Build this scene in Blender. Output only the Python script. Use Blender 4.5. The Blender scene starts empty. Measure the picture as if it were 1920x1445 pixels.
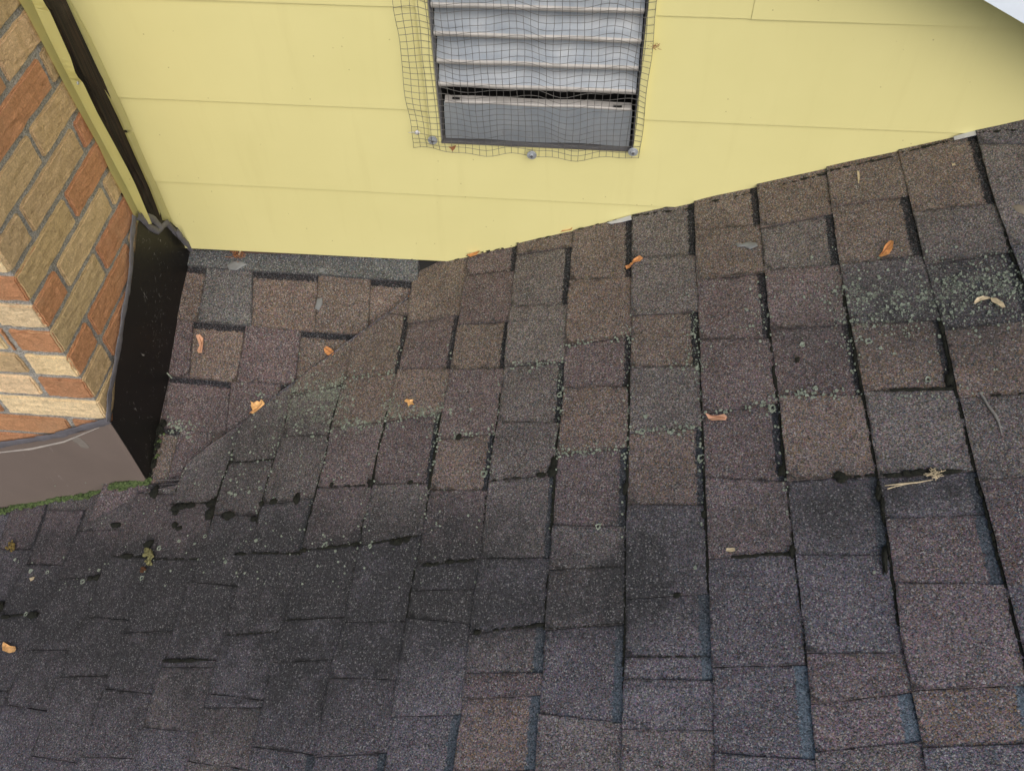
import bpy, bmesh, math, random
from math import radians, sin, cos, pi
from mathutils import Vector, Matrix, Euler, noise
random.seed(7)
S = bpy.context.scene
COL = S.collection

# ------------------------------------------------------------------ camera
W0, H0, F = 1920.0, 1445.0, 1673.35
CAMP = Vector((0.3684, -1.394, 1.3259)); CAMR = Euler((0.6515, 0.0207, 0.0979), 'XYZ')
cam = bpy.data.cameras.new('camera'); co = bpy.data.objects.new('camera', cam); COL.objects.link(co)
co.location = CAMP; co.rotation_euler = CAMR
cam.sensor_width = 36; cam.lens = 36 * F / W0; cam.clip_start = 0.02; cam.clip_end = 500
cam.dof.use_dof = True; cam.dof.focus_distance = 1.75; cam.dof.aperture_fstop = 16
S.camera = co
# ------------------------------------------------------------------ world, sun, exposure
SUN_EL, SUN_AZ = radians(42), radians(160)      # azimuth measured clockwise from +Y
w = bpy.data.worlds.new('World'); S.world = w; w.use_nodes = True
nt = w.node_tree; nt.nodes.clear()
sky = nt.nodes.new('ShaderNodeTexSky'); sky.sky_type = 'NISHITA'; sky.sun_disc = False
sky.sun_elevation = SUN_EL; sky.sun_rotation = SUN_AZ; sky.air_density = 1.0; sky.dust_density = 4.0; sky.ozone_density = 1.0
bgn = nt.nodes.new('ShaderNodeBackground'); bgn.inputs[1].default_value = 0.11
wo = nt.nodes.new('ShaderNodeOutputWorld')
nt.links.new(sky.outputs[0], bgn.inputs[0]); nt.links.new(bgn.outputs[0], wo.inputs[0])
sl = bpy.data.lights.new('sun', 'SUN'); sl.energy = 1.3; sl.angle = radians(60); sl.color = (1, .96, .90)
so = bpy.data.objects.new('sun', sl); COL.objects.link(so)
sd = Vector((sin(SUN_AZ) * cos(SUN_EL), cos(SUN_AZ) * cos(SUN_EL), sin(SUN_EL)))
so.rotation_euler = (-sd).to_track_quat('-Z', 'Y').to_euler()
S.view_settings.view_transform = 'Standard'; S.view_settings.look = 'None'
S.view_settings.gamma = 1; S.view_settings.exposure = 0.26

# ------------------------------------------------------------------ measured geometry
MR = CAMR.to_matrix()
SLOPE, X0 = 0.4057, 0.2513            # main roof: z = SLOPE * (x - X0)
XC, YC = -0.5475, -0.471              # chimney side face / front face
ZA, EXP = 0.3191, 0.2032              # a siding joint, siding exposure
NM = Vector((-SLOPE, 0, 1)).normalized()
def ray(u, v): return MR @ Vector(((u - W0 / 2) / F, -(v - H0 / 2) / F, -1))
def main_z(x, y): return SLOPE * (x - X0)
def sad_z(x, y): return -.075 + .40 * y + .05 * x - .25 * max(0, -.30 - x) * max(0, -y - .1)
def surf(x, y): return max(main_z(x, y), sad_z(x, y))
def on_main(u, v, off=0.0):
    d = ray(u, v); o = CAMP
    t = (SLOPE * (o.x - X0) - o.z) / (d.z - SLOPE * d.x); return o + d * t + NM * off
def on_field(u, v, fn):
    d = ray(u, v); a, b = .8, 4.0
    for _ in range(40):
        m = (a + b) / 2; q = CAMP + d * m
        if q.z > fn(q.x, q.y): a = m
        else: b = m
    return CAMP + d * a
def on_y(u, v, y=0.0):
    d = ray(u, v); return CAMP + d * ((y - CAMP.y) / d.y)
def on_x(u, v, x=XC):
    d = ray(u, v); return CAMP + d * ((x - CAMP.x) / d.x)
def fbm(p, sc, o=3): return noise.fractal(Vector(p) * sc, 1.0, 2.0, o)

# ------------------------------------------------------------------ object helpers
def tag(o, label=None, cat=None, group=None, kind=None):
    if label: o['label'] = label
    if cat: o['category'] = cat
    if group: o['group'] = group
    if kind: o['kind'] = kind
    return o
def empty(name, loc=(0, 0, 0)):
    o = bpy.data.objects.new(name, None); COL.objects.link(o); o.location = loc; o.empty_display_size = .05; return o
def mk(name, bm, mat, parent=None, smooth=False):
    me = bpy.data.meshes.new(name); bm.normal_update(); bm.to_mesh(me); bm.free()
    if smooth:
        for p in me.polygons: p.use_smooth = True
    for m in (mat if isinstance(mat, (list, tuple)) else [mat]): me.materials.append(m)
    o = bpy.data.objects.new(name, me); COL.objects.link(o)
    if parent:
        o.parent = parent; o.matrix_parent_inverse = Matrix.Translation(-parent_world(parent))
    return o
def parent_world(p):
    v = Vector(p.location)
    while p.parent: p = p.parent; v = v + Vector(p.location) if False else v
    return v
def prism(bm, pts, d):
    """solid from an outline (front face pts) pushed back by vector d"""
    a = [bm.verts.new(p) for p in pts]; b = [bm.verts.new(Vector(p) + Vector(d)) for p in pts]
    n = len(a); fs = [bm.faces.new(a)]; fs.append(bm.faces.new(b[::-1]))
    for i in range(n): fs.append(bm.faces.new([a[(i + 1) % n], a[i], b[i], b[(i + 1) % n]]))
    bmesh.ops.recalc_face_normals(bm, faces=fs); return fs
def box(bm, x0, x1, y0, y1, z0, z1): 
    return prism(bm, [(x0, y0, z0), (x1, y0, z0), (x1, y0, z1), (x0, y0, z1)], (0, y1 - y0, 0))
def tube(bm, pts, r, n=6, taper=None):
    rings = []
    for i, p in enumerate(pts):
        p = Vector(p); t = (Vector(pts[min(i + 1, len(pts) - 1)]) - Vector(pts[max(i - 1, 0)])).normalized()
        a = t.cross(Vector((0.31, .17, .93))).normalized(); b = t.cross(a)
        rr = r * (taper[i] if taper else 1)
        rings.append([bm.verts.new(p + (a * cos(2 * pi * k / n) + b * sin(2 * pi * k / n)) * rr) for k in range(n)])
    for i in range(len(rings) - 1):
        for k in range(n): bm.faces.new([rings[i][k], rings[i][(k + 1) % n], rings[i + 1][(k + 1) % n], rings[i + 1][k]])
    bm.faces.new(rings[0][::-1]); bm.faces.new(rings[-1])
def blob(bm, c, r, nrm=Vector((0, 0, 1)), flat=.5, rough=.3, sub=1, seed=0.0, axis=None, stretch=1.0):
    res = bmesh.ops.create_icosphere(bm, subdivisions=sub, radius=1)
    nrm = Vector(nrm).normalized(); ax = (Vector(axis) if axis is not None else Vector((.3, .8, .1)))
    ax = (ax - nrm * ax.dot(nrm)).normalized(); bx = nrm.cross(ax)
    for v in res['verts']:
        q = v.co.copy(); k = 1 + rough * noise.noise(q * 1.7 + Vector((seed, seed * 1.3, 0))) * 2
        v.co = Vector(c) + (ax * q.x * stretch + bx * q.y + nrm * q.z * flat) * r * k
# ------------------------------------------------------------------ material helpers
class NT:
    def __init__(s, name):
        s.m = bpy.data.materials.new(name); s.m.use_nodes = True; s.t = s.m.node_tree; s.t.nodes.clear()
        s.o = s.t.nodes.new('ShaderNodeOutputMaterial'); s.b = s.t.nodes.new('ShaderNodeBsdfPrincipled')
        s.t.links.new(s.b.outputs[0], s.o.inputs[0]); s.tc = s.t.nodes.new('ShaderNodeTexCoord')
    def put(s, sock, v):
        if hasattr(v, 'links') or isinstance(v, bpy.types.NodeSocket): s.t.links.new(v, sock)
        else:
            try: sock.default_value = v
            except Exception: sock.default_value = (*v, 1) if len(v) == 3 else v
    def set(s, **k):
        for n, v in k.items(): s.put(s.b.inputs[n.replace('_', ' ')], v)
        return s.m
    def noise(s, sc, det=3, rough=.55, co=None, dist=0, out=0):
        n = s.t.nodes.new('ShaderNodeTexNoise'); n.inputs['Scale'].default_value = sc; n.inputs['Detail'].default_value = det
        n.inputs['Roughness'].default_value = rough; n.inputs['Distortion'].default_value = dist
        s.t.links.new(co if co is not None else s.tc.outputs['Object'], n.inputs['Vector']); return n.outputs[out]
    def vor(s, sc, out='Distance', feat='F1', co=None, rnd=1):
        n = s.t.nodes.new('ShaderNodeTexVoronoi'); n.feature = feat; n.inputs['Scale'].default_value = sc; n.inputs['Randomness'].default_value = rnd
        s.t.links.new(co if co is not None else s.tc.outputs['Object'], n.inputs['Vector']); return n.outputs[out]
    def math(s, op, a, b=0.0, c=None, clamp=False):
        n = s.t.nodes.new('ShaderNodeMath'); n.operation = op; n.use_clamp = clamp; s.put(n.inputs[0], a); s.put(n.inputs[1], b)
        if c is not None: s.put(n.inputs[2], c)
        return n.outputs[0]
    def mix(s, f, a, b, mode='MIX'):
        n = s.t.nodes.new('ShaderNodeMix'); n.data_type = 'RGBA'; n.blend_type = mode
        s.put(n.inputs[0], f); s.put(n.inputs[6], (*a, 1) if isinstance(a, tuple) and len(a) == 3 else a); s.put(n.inputs[7], (*b, 1) if isinstance(b, tuple) and len(b) == 3 else b)
        return n.outputs[2]
    def map(s, v, a, b, c=0.0, d=1.0):
        n = s.t.nodes.new('ShaderNodeMapRange'); s.put(n.inputs[0], v)
        for i, q in enumerate((a, b, c, d)): s.put(n.inputs[i + 1], q)
        return n.outputs[0]
    def sep(s, v):
        n = s.t.nodes.new('ShaderNodeSeparateColor'); s.t.links.new(v, n.inputs[0]); return n.outputs
    def attr(s, name):
        n = s.t.nodes.new('ShaderNodeAttribute'); n.attribute_name = name; return n.outputs
    def scaled(s, v):
        n = s.t.nodes.new('ShaderNodeMapping'); n.inputs['Scale'].default_value = v
        s.t.links.new(s.tc.outputs['Object'], n.inputs['Vector']); return n.outputs[0]
    def gray(s, v):
        n = s.t.nodes.new('ShaderNodeCombineColor')
        for i in range(3): s.t.links.new(v, n.inputs[i])
        return n.outputs[0]
    def bump(s, h, dist=.001, st=1.0, nrm=None):
        n = s.t.nodes.new('ShaderNodeBump'); n.inputs['Distance'].default_value = dist; n.inputs['Strength'].default_value = st
        s.t.links.new(h, n.inputs['Height'])
        if nrm is not None: s.t.links.new(nrm, n.inputs['Normal'])
        return n.outputs[0]

def mat_shingle():
    n = NT('mineral granule shingle')
    tint = n.attr('tint'); mask = n.sep(n.attr('mask')[0]); band = n.sep(n.attr('band')[0])
    vc = n.vor(580, 'Color'); vd = n.vor(580, 'Distance'); r = n.sep(vc)
    v2 = n.sep(n.vor(950, 'Color'))
    # streaky wear inside each shingle
    lum = n.math('MULTIPLY', n.map(r[0], 0, 1, .26, 1.64), n.map(v2[1], 0, 1, .62, 1.30))
    big = n.noise(9, 4, .6); mid = n.noise(38, 4, .65)
    lum = n.math('MULTIPLY', lum, n.map(big, .3, .7, .82, 1.18)); lum = n.math('MULTIPLY', lum, n.map(mid, .3, .7, .84, 1.16))
    c = n.mix(1.0, tint[0], n.gray(lum), 'MULTIPLY')
    warm = n.math('MULTIPLY', n.math('GREATER_THAN', r[1], .80), n.math('MULTIPLY', mask[2], .5))
    c = n.mix(warm, c, (.26, .13, .065))
    chroma = n.mix(.20, (1, 1, 1), n.mix(1.0, vc, (1.9, 1.9, 1.9), 'MULTIPLY'))
    c = n.mix(1.0, c, chroma, 'MULTIPLY')
    red = n.math('MULTIPLY', n.math('GREATER_THAN', v2[0], .82), .45)
    c = n.mix(red, c, (.18, .075, .080))
    blu = n.math('MULTIPLY', n.math('GREATER_THAN', v2[2], .84), .6)
    c = n.mix(blu, c, (.095, .150, .20))
    wht = n.math('MULTIPLY', n.math('GREATER_THAN', r[2], .94), n.map(mask[0], 0, 1, .55, .35))
    c = n.mix(wht, c, (.42, .42, .40))
    # printed dark band under the butt of the course above
    bd = n.math('ADD', band[0], n.map(n.noise(130, 4, .75), .3, .7, -.04, .04))
    bm_ = n.math('MULTIPLY', n.math('LESS_THAN', bd, band[1]), n.math('GREATER_THAN', band[1], .01))
    bcol = n.mix(band[2], (.016, .018, .021), (.115, .155, .195))
    bcol = n.mix(1.0, bcol, n.gray(n.map(r[0], 0, 1, .45, 1.7)), 'MULTIPLY')
    bsp = n.math('MULTIPLY', n.math('GREATER_THAN', r[2], .90), .35); bcol = n.mix(bsp, bcol, (.2, .23, .26))
    c = n.mix(n.math('MULTIPLY', bm_, n.map(r[1], 0, 1, .6, 1.25), clamp=True), c, bcol)
    # algae soot
    gm = n.math('MULTIPLY', mask[0], n.map(n.noise(16, 6, .72), .3, .7, .45, 1.75), clamp=True); gm = n.math('MULTIPLY', gm, n.map(r[1], 0, 1, .75, 1.0))
    gc = n.mix(n.math('GREATER_THAN', r[2], .92), (.040, .041, .043), (.16, .16, .16))
    gc = n.mix(1.0, gc, n.gray(n.map(r[0], 0, 1, .6, 1.45)), 'MULTIPLY')
    c = n.mix(gm, c, gc)
    ed = n.math('ADD', n.attr('tint')['Alpha'], n.map(n.noise(45, 4, .7), .3, .7, -.09, .13))
    c = n.mix(n.math('MULTIPLY', n.map(ed, .0, .11, .7, 0), n.map(n.noise(7, 3), .38, .62, .35, 1.0)), c, (.012, .013, .012))
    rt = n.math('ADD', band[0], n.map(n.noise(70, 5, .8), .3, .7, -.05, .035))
    c = n.mix(n.map(rt, .0, .035, .85, 0), c, (.009, .009, .009))  # dark line along the upslope edge: dirt and the next butt's shadow painted together
    # crust lichen
    lv = n.vor(230, 'Distance', rnd=1); ln = n.noise(48, 5, .75)
    lm = n.math('ADD', n.math('MULTIPLY', mask[1], 1.0), n.map(ln, .3, .7, -.75, .20)); lm = n.math('SUBTRACT', lm, n.math('MULTIPLY', lv, .55))
    lm = n.math('MULTIPLY', n.map(lm, .12, .24, 0, .8), n.math('GREATER_THAN', r[1], .42))
    lc = n.mix(n.map(n.noise(300, 2), .35, .65), (.12, .145, .105), (.27, .31, .25))
    c = n.mix(lm, c, lc)
    h = n.math('SUBTRACT', 1.0, vd); h = n.math('ADD', h, n.math('MULTIPLY', n.noise(120, 3, .7), .5))
    n.set(Base_Color=c, Roughness=.93, Specular_IOR_Level=.15, Normal=n.bump(h, .0011, .85))
    return n.m
M_SH = mat_shingle()
def mat_yellow(name='yellow painted aluminium', dark=1.0):
    n = NT(name)
    c = n.mix(n.map(n.noise(3.5, 4, .6), .35, .65), (.70 * dark, .662 * dark, .31 * dark), (.73 * dark, .69 * dark, .33 * dark))
    sp = n.math('LESS_THAN', n.vor(42, 'Distance', rnd=1), .055)          # specks of dirt
    sp = n.math('MULTIPLY', sp, n.math('GREATER_THAN', n.noise(5, 2), .52))
    c = n.mix(n.math('MULTIPLY', sp, .5), c, (.26, .21, .09))
    st = n.noise(1, 4, .6, co=n.scaled((30, 30, 3)))
    c = n.mix(n.map(st, .55, .8, 0, .12), c, (.50, .44, .17))
    n.set(Base_Color=c, Roughness=.42, Specular_IOR_Level=.4, Normal=n.bump(n.noise(9, 2), .002, .25))
    return n.m
M_Y = mat_yellow()
def simple(name, col, rough=.6, var=.15, sc=40, metal=0.0, bump=0.0, bsc=80, spec=.5):
    n = NT(name); a = tuple(max(0, c * (1 - var)) for c in col); b = tuple(c * (1 + var) for c in col)
    c = n.mix(n.map(n.noise(sc, 4, .65), .3, .7), a, b); k = dict(Base_Color=c, Roughness=rough, Metallic=metal, Specular_IOR_Level=spec)
    if bump: k['Normal'] = n.bump(n.noise(bsc, 4, .7), bump, 1)
    return n.set(**k)
def mat_flash(name, col, rough, scr=.5):
    n = NT(name)
    c = n.mix(n.map(n.noise(7, 4), .3, .7), col, tuple(x * 1.18 for x in col))
    s1 = n.math('GREATER_THAN', n.noise(1, 6, .8, co=n.scaled((130, 60, 26)), dist=.6), .635)
    s1 = n.math('MULTIPLY', s1, n.math('GREATER_THAN', n.noise(11, 3, .6), .53))
    sp = n.math('LESS_THAN', n.vor(95, 'Distance'), .055)
    f = n.math('MULTIPLY', n.math('MAXIMUM', s1, sp), scr, clamp=True)
    c = n.mix(f, c, (.42, .41, .40))
    n.set(Base_Color=c, Roughness=rough, Specular_IOR_Level=.35, Normal=n.bump(n.noise(6, 2), .004, .5)); return n.m
M_FF = mat_flash('brown enamelled flashing', (.150, .122, .108), .42, .28)
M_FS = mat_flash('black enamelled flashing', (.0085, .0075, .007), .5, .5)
M_SEAL = simple('grey roofing sealant', (.120, .118, .135), .6, .25, 30, bump=.002, bsc=70)
def mat_brick():
    n = NT('rough cut brick'); t = n.attr('bc')[0]
    sc = n.scaled((75, 75, 85)); a = n.noise(1, 5, .75, co=sc, dist=.8)
    cr = n.vor(1, 'Distance', 'DISTANCE_TO_EDGE', co=n.scaled((75, 75, 170)))
    c = n.mix(1.0, t, n.gray(n.map(a, .3, .7, .78, 1.2)), 'MULTIPLY')
    crev = n.map(cr, 0, .09, 1, 0); crev = n.math('MULTIPLY', crev, n.map(n.noise(40, 4, .7, dist=.5), .50, .66, 0, 1))
    c = n.mix(n.math('MULTIPLY', crev, .30), c, (.14, .08, .04)); gr_ = n.noise(1, 6, .8, co=n.scaled((330, 330, 360)), dist=.3); c = n.mix(1.0, c, n.gray(n.map(gr_, .32, .68, .68, 1.26)), 'MULTIPLY')
    c = n.mix(n.map(n.noise(14, 3, .6), .5, .8, 0, .35), c, (.42, .30, .19))
    h = n.math('ADD', n.math('SUBTRACT', n.math('MULTIPLY', a, .8), n.math('MULTIPLY', crev, .35)), n.math('MULTIPLY', gr_, .7))
    n.set(Base_Color=c, Roughness=.92, Specular_IOR_Level=.2, Normal=n.bump(h, .0032, 1.0)); return n.m
M_BR = mat_brick()
def mat_mortar():
    n = NT('sandy grey mortar')
    r = n.sep(n.vor(420, 'Color'))
    c = n.mix(n.map(r[0], 0, 1), (.17, .165, .15), (.44, .43, .40)); c = n.mix(n.map(n.noise(20, 4), .4, .7, 0, .3), c, (.16, .16, .145))
    n.set(Base_Color=c, Roughness=.95, Normal=n.bump(n.noise(330, 3, .7), .002, 1)); return n.m
M_MO = mat_mortar()
def mat_wood():
    n = NT('rotten black wood'); g = n.noise(1, 5, .7, co=n.scaled((170, 170, 8)), dist=.4)
    c = n.mix(n.map(g, .42, .66), (.005, .004, .0035), (.045, .024, .015)); c = n.mix(n.map(n.noise(11, 3), .58, .75, 0, .6), c, (.08, .06, .045))
    n.set(Base_Color=c, Roughness=.85, Normal=n.bump(g, .004, 1)); return n.m
M_WD = mat_wood()
M_GALV = simple('galvanised steel', (.36, .39, .42), .45, .25, 60, metal=.25)
M_WIRE = simple('dull galvanised wire', (.15, .148, .14), .55, .3, 60, metal=.3)
def mat_louver():
    n = NT('dusty aluminium louvre')
    c = n.mix(n.map(n.noise(14, 4, .65), .3, .7), (.29, .335, .385), (.40, .435, .47))
    c = n.mix(n.map(n.noise(60, 4, .8), .62, .72, 0, .35), c, (.25, .23, .20))
    n.set(Base_Color=c, Roughness=.40, Metallic=.6, Specular_IOR_Level=.5, Normal=n.bump(n.noise(5, 2), .006, .6)); return n.m
M_LV = mat_louver()
M_LIP = simple('pale folded aluminium', (.40, .39, .375), .45, .12, 30, metal=.3)
M_BLK = simple('dark attic interior', (.006, .006, .006), .9)
M_DKM = simple('dark bronze frame', (.10, .098, .10), .5)
M_LEAF = [simple('dry orange leaf', (.52, .23, .08), .6, .4, 140), simple('brown leaf', (.26, .11, .045), .6, .3, 90), simple('pale straw', (.48, .40, .26), .6, .3, 140), simple('light orange leaf', (.66, .38, .15), .6, .4, 140), simple('dusty pink leaf', (.55, .30, .19), .6, .2, 70)]
def mat_moss(name, a, b):
    n = NT(name); c = n.mix(n.map(n.noise(160, 4, .7), .35, .65), a, b)
    n.set(Base_Color=c, Roughness=.95, Normal=n.bump(n.noise(400, 3, .7), .003, 1)); return n.m
M_MOSS = mat_moss('green moss', (.03, .055, .015), (.14, .20, .07))
M_MOSSY = mat_moss('yellow green moss', (.07, .07, .02), (.38, .36, .17))
M_MOSSD = mat_moss('black moss', (.003, .004, .002), (.012, .014, .007))
M_LICH = mat_moss('pale green lichen', (.14, .175, .135), (.36, .41, .34))
M_TWIG = simple('grey twig', (.22, .21, .20), .8)
M_WHITE = simple('white painted fascia', (.72, .81, .92), .4, .03)
M_FLUFF = simple('white fluff', (.8, .8, .8), .9)

# ------------------------------------------------------------------ shingled roof
LN = {
 -1: [(1831,260),(1862,375),(1920,535),(2043,900),(2227,1440)],
 0: [(1685,290),(1733,492),(1770,620),(1795,737),(1832,892),(1852,961),(1884,1085),(1912,1200),(1950,1350),(1973,1440)],
 1: [(1550,325),(1575,500),(1596,616),(1621,741),(1647,892),(1669,1030),(1691,1200),(1714,1320),(1738,1445)],
 2: [(1421,363),(1434,508),(1451,679),(1463,762),(1475,892),(1487,1000),(1508,1174),(1532,1445)],
 3: [(1302,389),(1310,581),(1319,783),(1328,1000),(1335,1230),(1342,1445)],
 4: [(1186,407),(1184,628),(1182,783),(1176,989),(1174,1197),(1169,1354),(1167,1445)],
 5: [(1075,440),(1065,577),(1054,783),(1048,838),(1041,942),(1031,1081),(1024,1184),(1015,1303),(1005,1445)],
 6: [(970,465),(957,589),(937,783),(927,838),(916,925),(906,1029),(885,1167),(876,1252),(867,1337),(852,1438)],
 7: [(877,490),(867,577),(858,619),(846,692),(835,758),(827,794),(815,877),(801,969),(788,1032),(775,1108),(766,1164),(746,1279),(735,1371),(725,1432)],
 8: [(780,500),(769,594),(750,692),(731,762),(723,804),(710,856),(702,904),(692,962),(684,981),(667,1067),(652,1145),(642,1187),(629,1243),(619,1287),(608,1332),(594,1407),(588,1445)],
 9: [(672,600),(656,680),(645,723),(635,762),(623,804),(612,862),(600,908),(596,925),(579,992),(573,1019),(552,1102),(537,1158),(523,1196),(512,1253),(500,1303),(492,1339),(477,1391),(467,1445)],
 10: [(575,660),(553,737),(540,792),(521,854),(504,908),(494,950),(487,971),(475,1012),(469,1040),(446,1112),(433,1158),(419,1214),(408,1251),(392,1301),(377,1357),(362,1405),(350,1445)],
 11: [(480,740),(450,815),(442,846),(425,892),(412,929),(402,975),(380,1040),(356,1107),(337,1159),(312,1239),(292,1301),(269,1370),(252,1424),(245,1445)],
 12: [(375,830),(342,892),(331,935),(305,1000),(280,1070),(252,1149),(235,1187),(204,1270),(196,1301),(177,1357),(165,1391),(146,1437)],
 13: [(290,860),(262,925),(238,975),(218,1030),(187,1094),(166,1150),(133,1220),(123,1255),(110,1282),(94,1332),(64,1410),(52,1445)],
 14: [(200,870),(167,950),(144,1015),(120,1070),(94,1130),(77,1164),(58,1207),(35,1262),(23,1295),(8,1326),(-40,1440)],
 15: [(125,870),(96,942),(67,1026),(31,1099),(6,1151),(-40,1260),(-110,1440)],
 16: [(50,880),(25,950),(-10,1050),(-60,1170),(-180,1440)],
}
# joints per course (left y, right y) and one tint letter per cell; capital = printed dark band
CS = {
 0: ([(383+17,383),(500,473),(622,600),(750,735),(906,885),(1101,1085),(1213,1200),(1320,1310)], 'BgDogmumO'),
 1: ([(392,367),(500,479),(612,600),(737,730),(898,883),(977,963),(1095,1097),(1297,1284)], 'bBdOgUMmO'),
 2: ([(431,402),(510,498),(620,608),(745,741),(905,892),(1045,1041),(1227,1224),(1322,1298)], 'bGmMoUumM'),
 3: ([(436,421),(529,512),(639,636),(779,757),(900,903),(1052,1038),(1253,1246),(1415,1424)], 'BbMmMmuUu'),
 4: ([(486,478),(595,585),(690,686),(816,800),(950,948),(1125,1113),(1234,1230),(1275,1276)], 'GgBgOuUUu'),
 5: ([(529,519),(651,629),(730,725),(855,838),(988,987),(1071,1062),(1183,1169),(1340,1356)], 'BoMoMggUg'),
 6: ([(480,463),(577,571),(690,678),(793,793),(906,887),(1049,1048),(1190,1171),(1265,1261),(1313,1303)], 'bGgGgGuGmO'),
 7: ([(520,508),(612,603),(695,691),(826,813),(921,920),(1065,1048),(1111,1105),(1161,1170),(1345,1339)], 'MmBmOmuguU'),
 8: ([(610,591),(697,691),(792,773),(910,908),(1027,1004),(1168,1166),(1273,1274),(1420,1410)], 'bMoMguuuU'),
 9: ([(590,594),(712,701),(806,790),(917,910),(1036,1020),(1165,1157),(1243,1237),(1400,1415)], 'bBommduuU'),
 10: ([(745,722),(821,816),(950,931),(1039,1040),(1194,1185),(1302,1313),(1328,1327),(1428,1444)], 'bggDduugg'),
 11: ([(871,862),(968,967),(1094,1099),(1241,1238),(1253,1252),(1364,1374)], 'ggdddgu'),
 12: ([(948,942),(1050,1049),(1189,1182),(1292,1302),(1420,1422)], 'gmdddu'),
 13: ([(927,928),(1046,1045),(1157,1163),(1272,1266),(1418,1431)], 'gmdddu'),
 14: ([(998,993),(1087,1082),(1221,1218),(1322,1333)], 'gmdduu'),
 15: ([(958,956),(1059,1061),(1159,1150),(1294,1296)], 'gMdddg'),
 16: ([(1032,1030),(1155,1150),(1270,1265)], 'Mddgg'),
}
TINT = {'b': (.138, .121, .102), 'o': (.160, .136, .116), 'g': (.128, .124, .117), 'm': (.124, .102, .103), 'u': (.098, .104, .125), 'd': (.082, .083, .088)}
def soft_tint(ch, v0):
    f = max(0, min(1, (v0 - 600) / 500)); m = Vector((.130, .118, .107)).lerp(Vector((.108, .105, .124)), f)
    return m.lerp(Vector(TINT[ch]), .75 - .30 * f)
def lx(line, y):
    a = line
    if y <= a[0][1]: i = 0
    elif y >= a[-1][1]: i = len(a) - 2
    else:
        i = max(j for j in range(len(a) - 1) if a[j][1] <= y)
    (x0, y0), (x1, y1) = a[i], a[i + 1]
    return x0 + (x1 - x0) * (y - y0) / (y1 - y0)
def blobs(u, v, L):
    s = 0
    for (cu, cv, ru, rv, a) in L:
        s += a * math.exp(-(((u - cu) / ru) ** 2 + ((v - cv) / rv) ** 2))
    
    return s
GR = [(120,1130,260,110,.95),(330,1060,200,90,.75),(560,1100,200,110,.60),(800,1110,160,110,.5),(160,1270,320,120,.40),(520,1290,220,120,.35),(430,880,90,90,.45),
      (560,1010,90,60,.5),(740,960,80,60,.3),(1240,1040,90,110,.55),(1010,985,90,60,.35),(1570,950,110,60,.65),(1760,920,90,40,.6),(1820,560,150,85,.42),(1660,590,130,80,.35),
      (1250,760,60,60,.2),(480,800,80,60,.45),(600,800,60,50,.3),(1000,1120,200,90,.28),(1500,640,80,50,.25),(250,935,120,40,.25),(1380,990,60,50,.25),(1180,1060,60,150,.25),(1860,660,50,60,.3),(780,1150,120,80,.45),(300,1330,360,110,.18),(620,1200,200,120,.25),(90,1010,90,50,.3),(1150,1130,200,80,.3),(870,1000,90,60,.35),(1560,1020,160,60,.2)]
LI = [(585,735,75,55,.55),(560,790,90,60,.45),(650,740,40,50,.35),(470,870,60,50,.3),(790,775,55,14,.75),(690,800,60,14,.7),(735,760,18,40,.6),(822,800,12,50,.6),(1430,600,22,60,.5),
      (1830,545,130,75,.6),(1660,575,120,75,.5),(1300,630,16,60,.55),(1290,690,40,14,.4),(1250,808,60,10,.7),(1175,660,12,60,.5),(1315,700,12,60,.4),(1100,847,60,9,.7),(1052,720,12,60,.55),
      (1500,745,50,10,.65),(1020,695,40,9,.5),(920,870,14,30,.4),(880,815,40,10,.6),(1720,745,80,10,.3),(1900,520,40,50,.4),(1560,560,60,50,.25),(345,815,40,14,.4),(1440,760,20,20,.6),(640,1020,30,10,.3),(330,900,30,10,.3),(1600,640,30,80,.3)]
def masks(u, v):
    return min(1, (.9 if u < 520 else 1.3) * blobs(u, v, GR)), min(1, blobs(u, v, LI))
VAL = [(778,470),(778,556),(770,566),(740,590),(700,618),(655,650),(610,684),(560,722),(520,752),(480,785),(440,815),(400,843),(360,874),(342,903),(336,915)]
def main_clip(u, v, h):
    k = 0
    if 462 < v < 915:
        x = lx(VAL, v); u = max(u, x); k = max(0, 1 - (u - x) / 90) * min(1, (915 - v) / 40)
    return on_main(u, v, h + .008 * k ** 2)
def new_layers(bm):
    return [bm.verts.layers.float_color.new(n) for n in ('tint', 'mask', 'band')]
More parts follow.
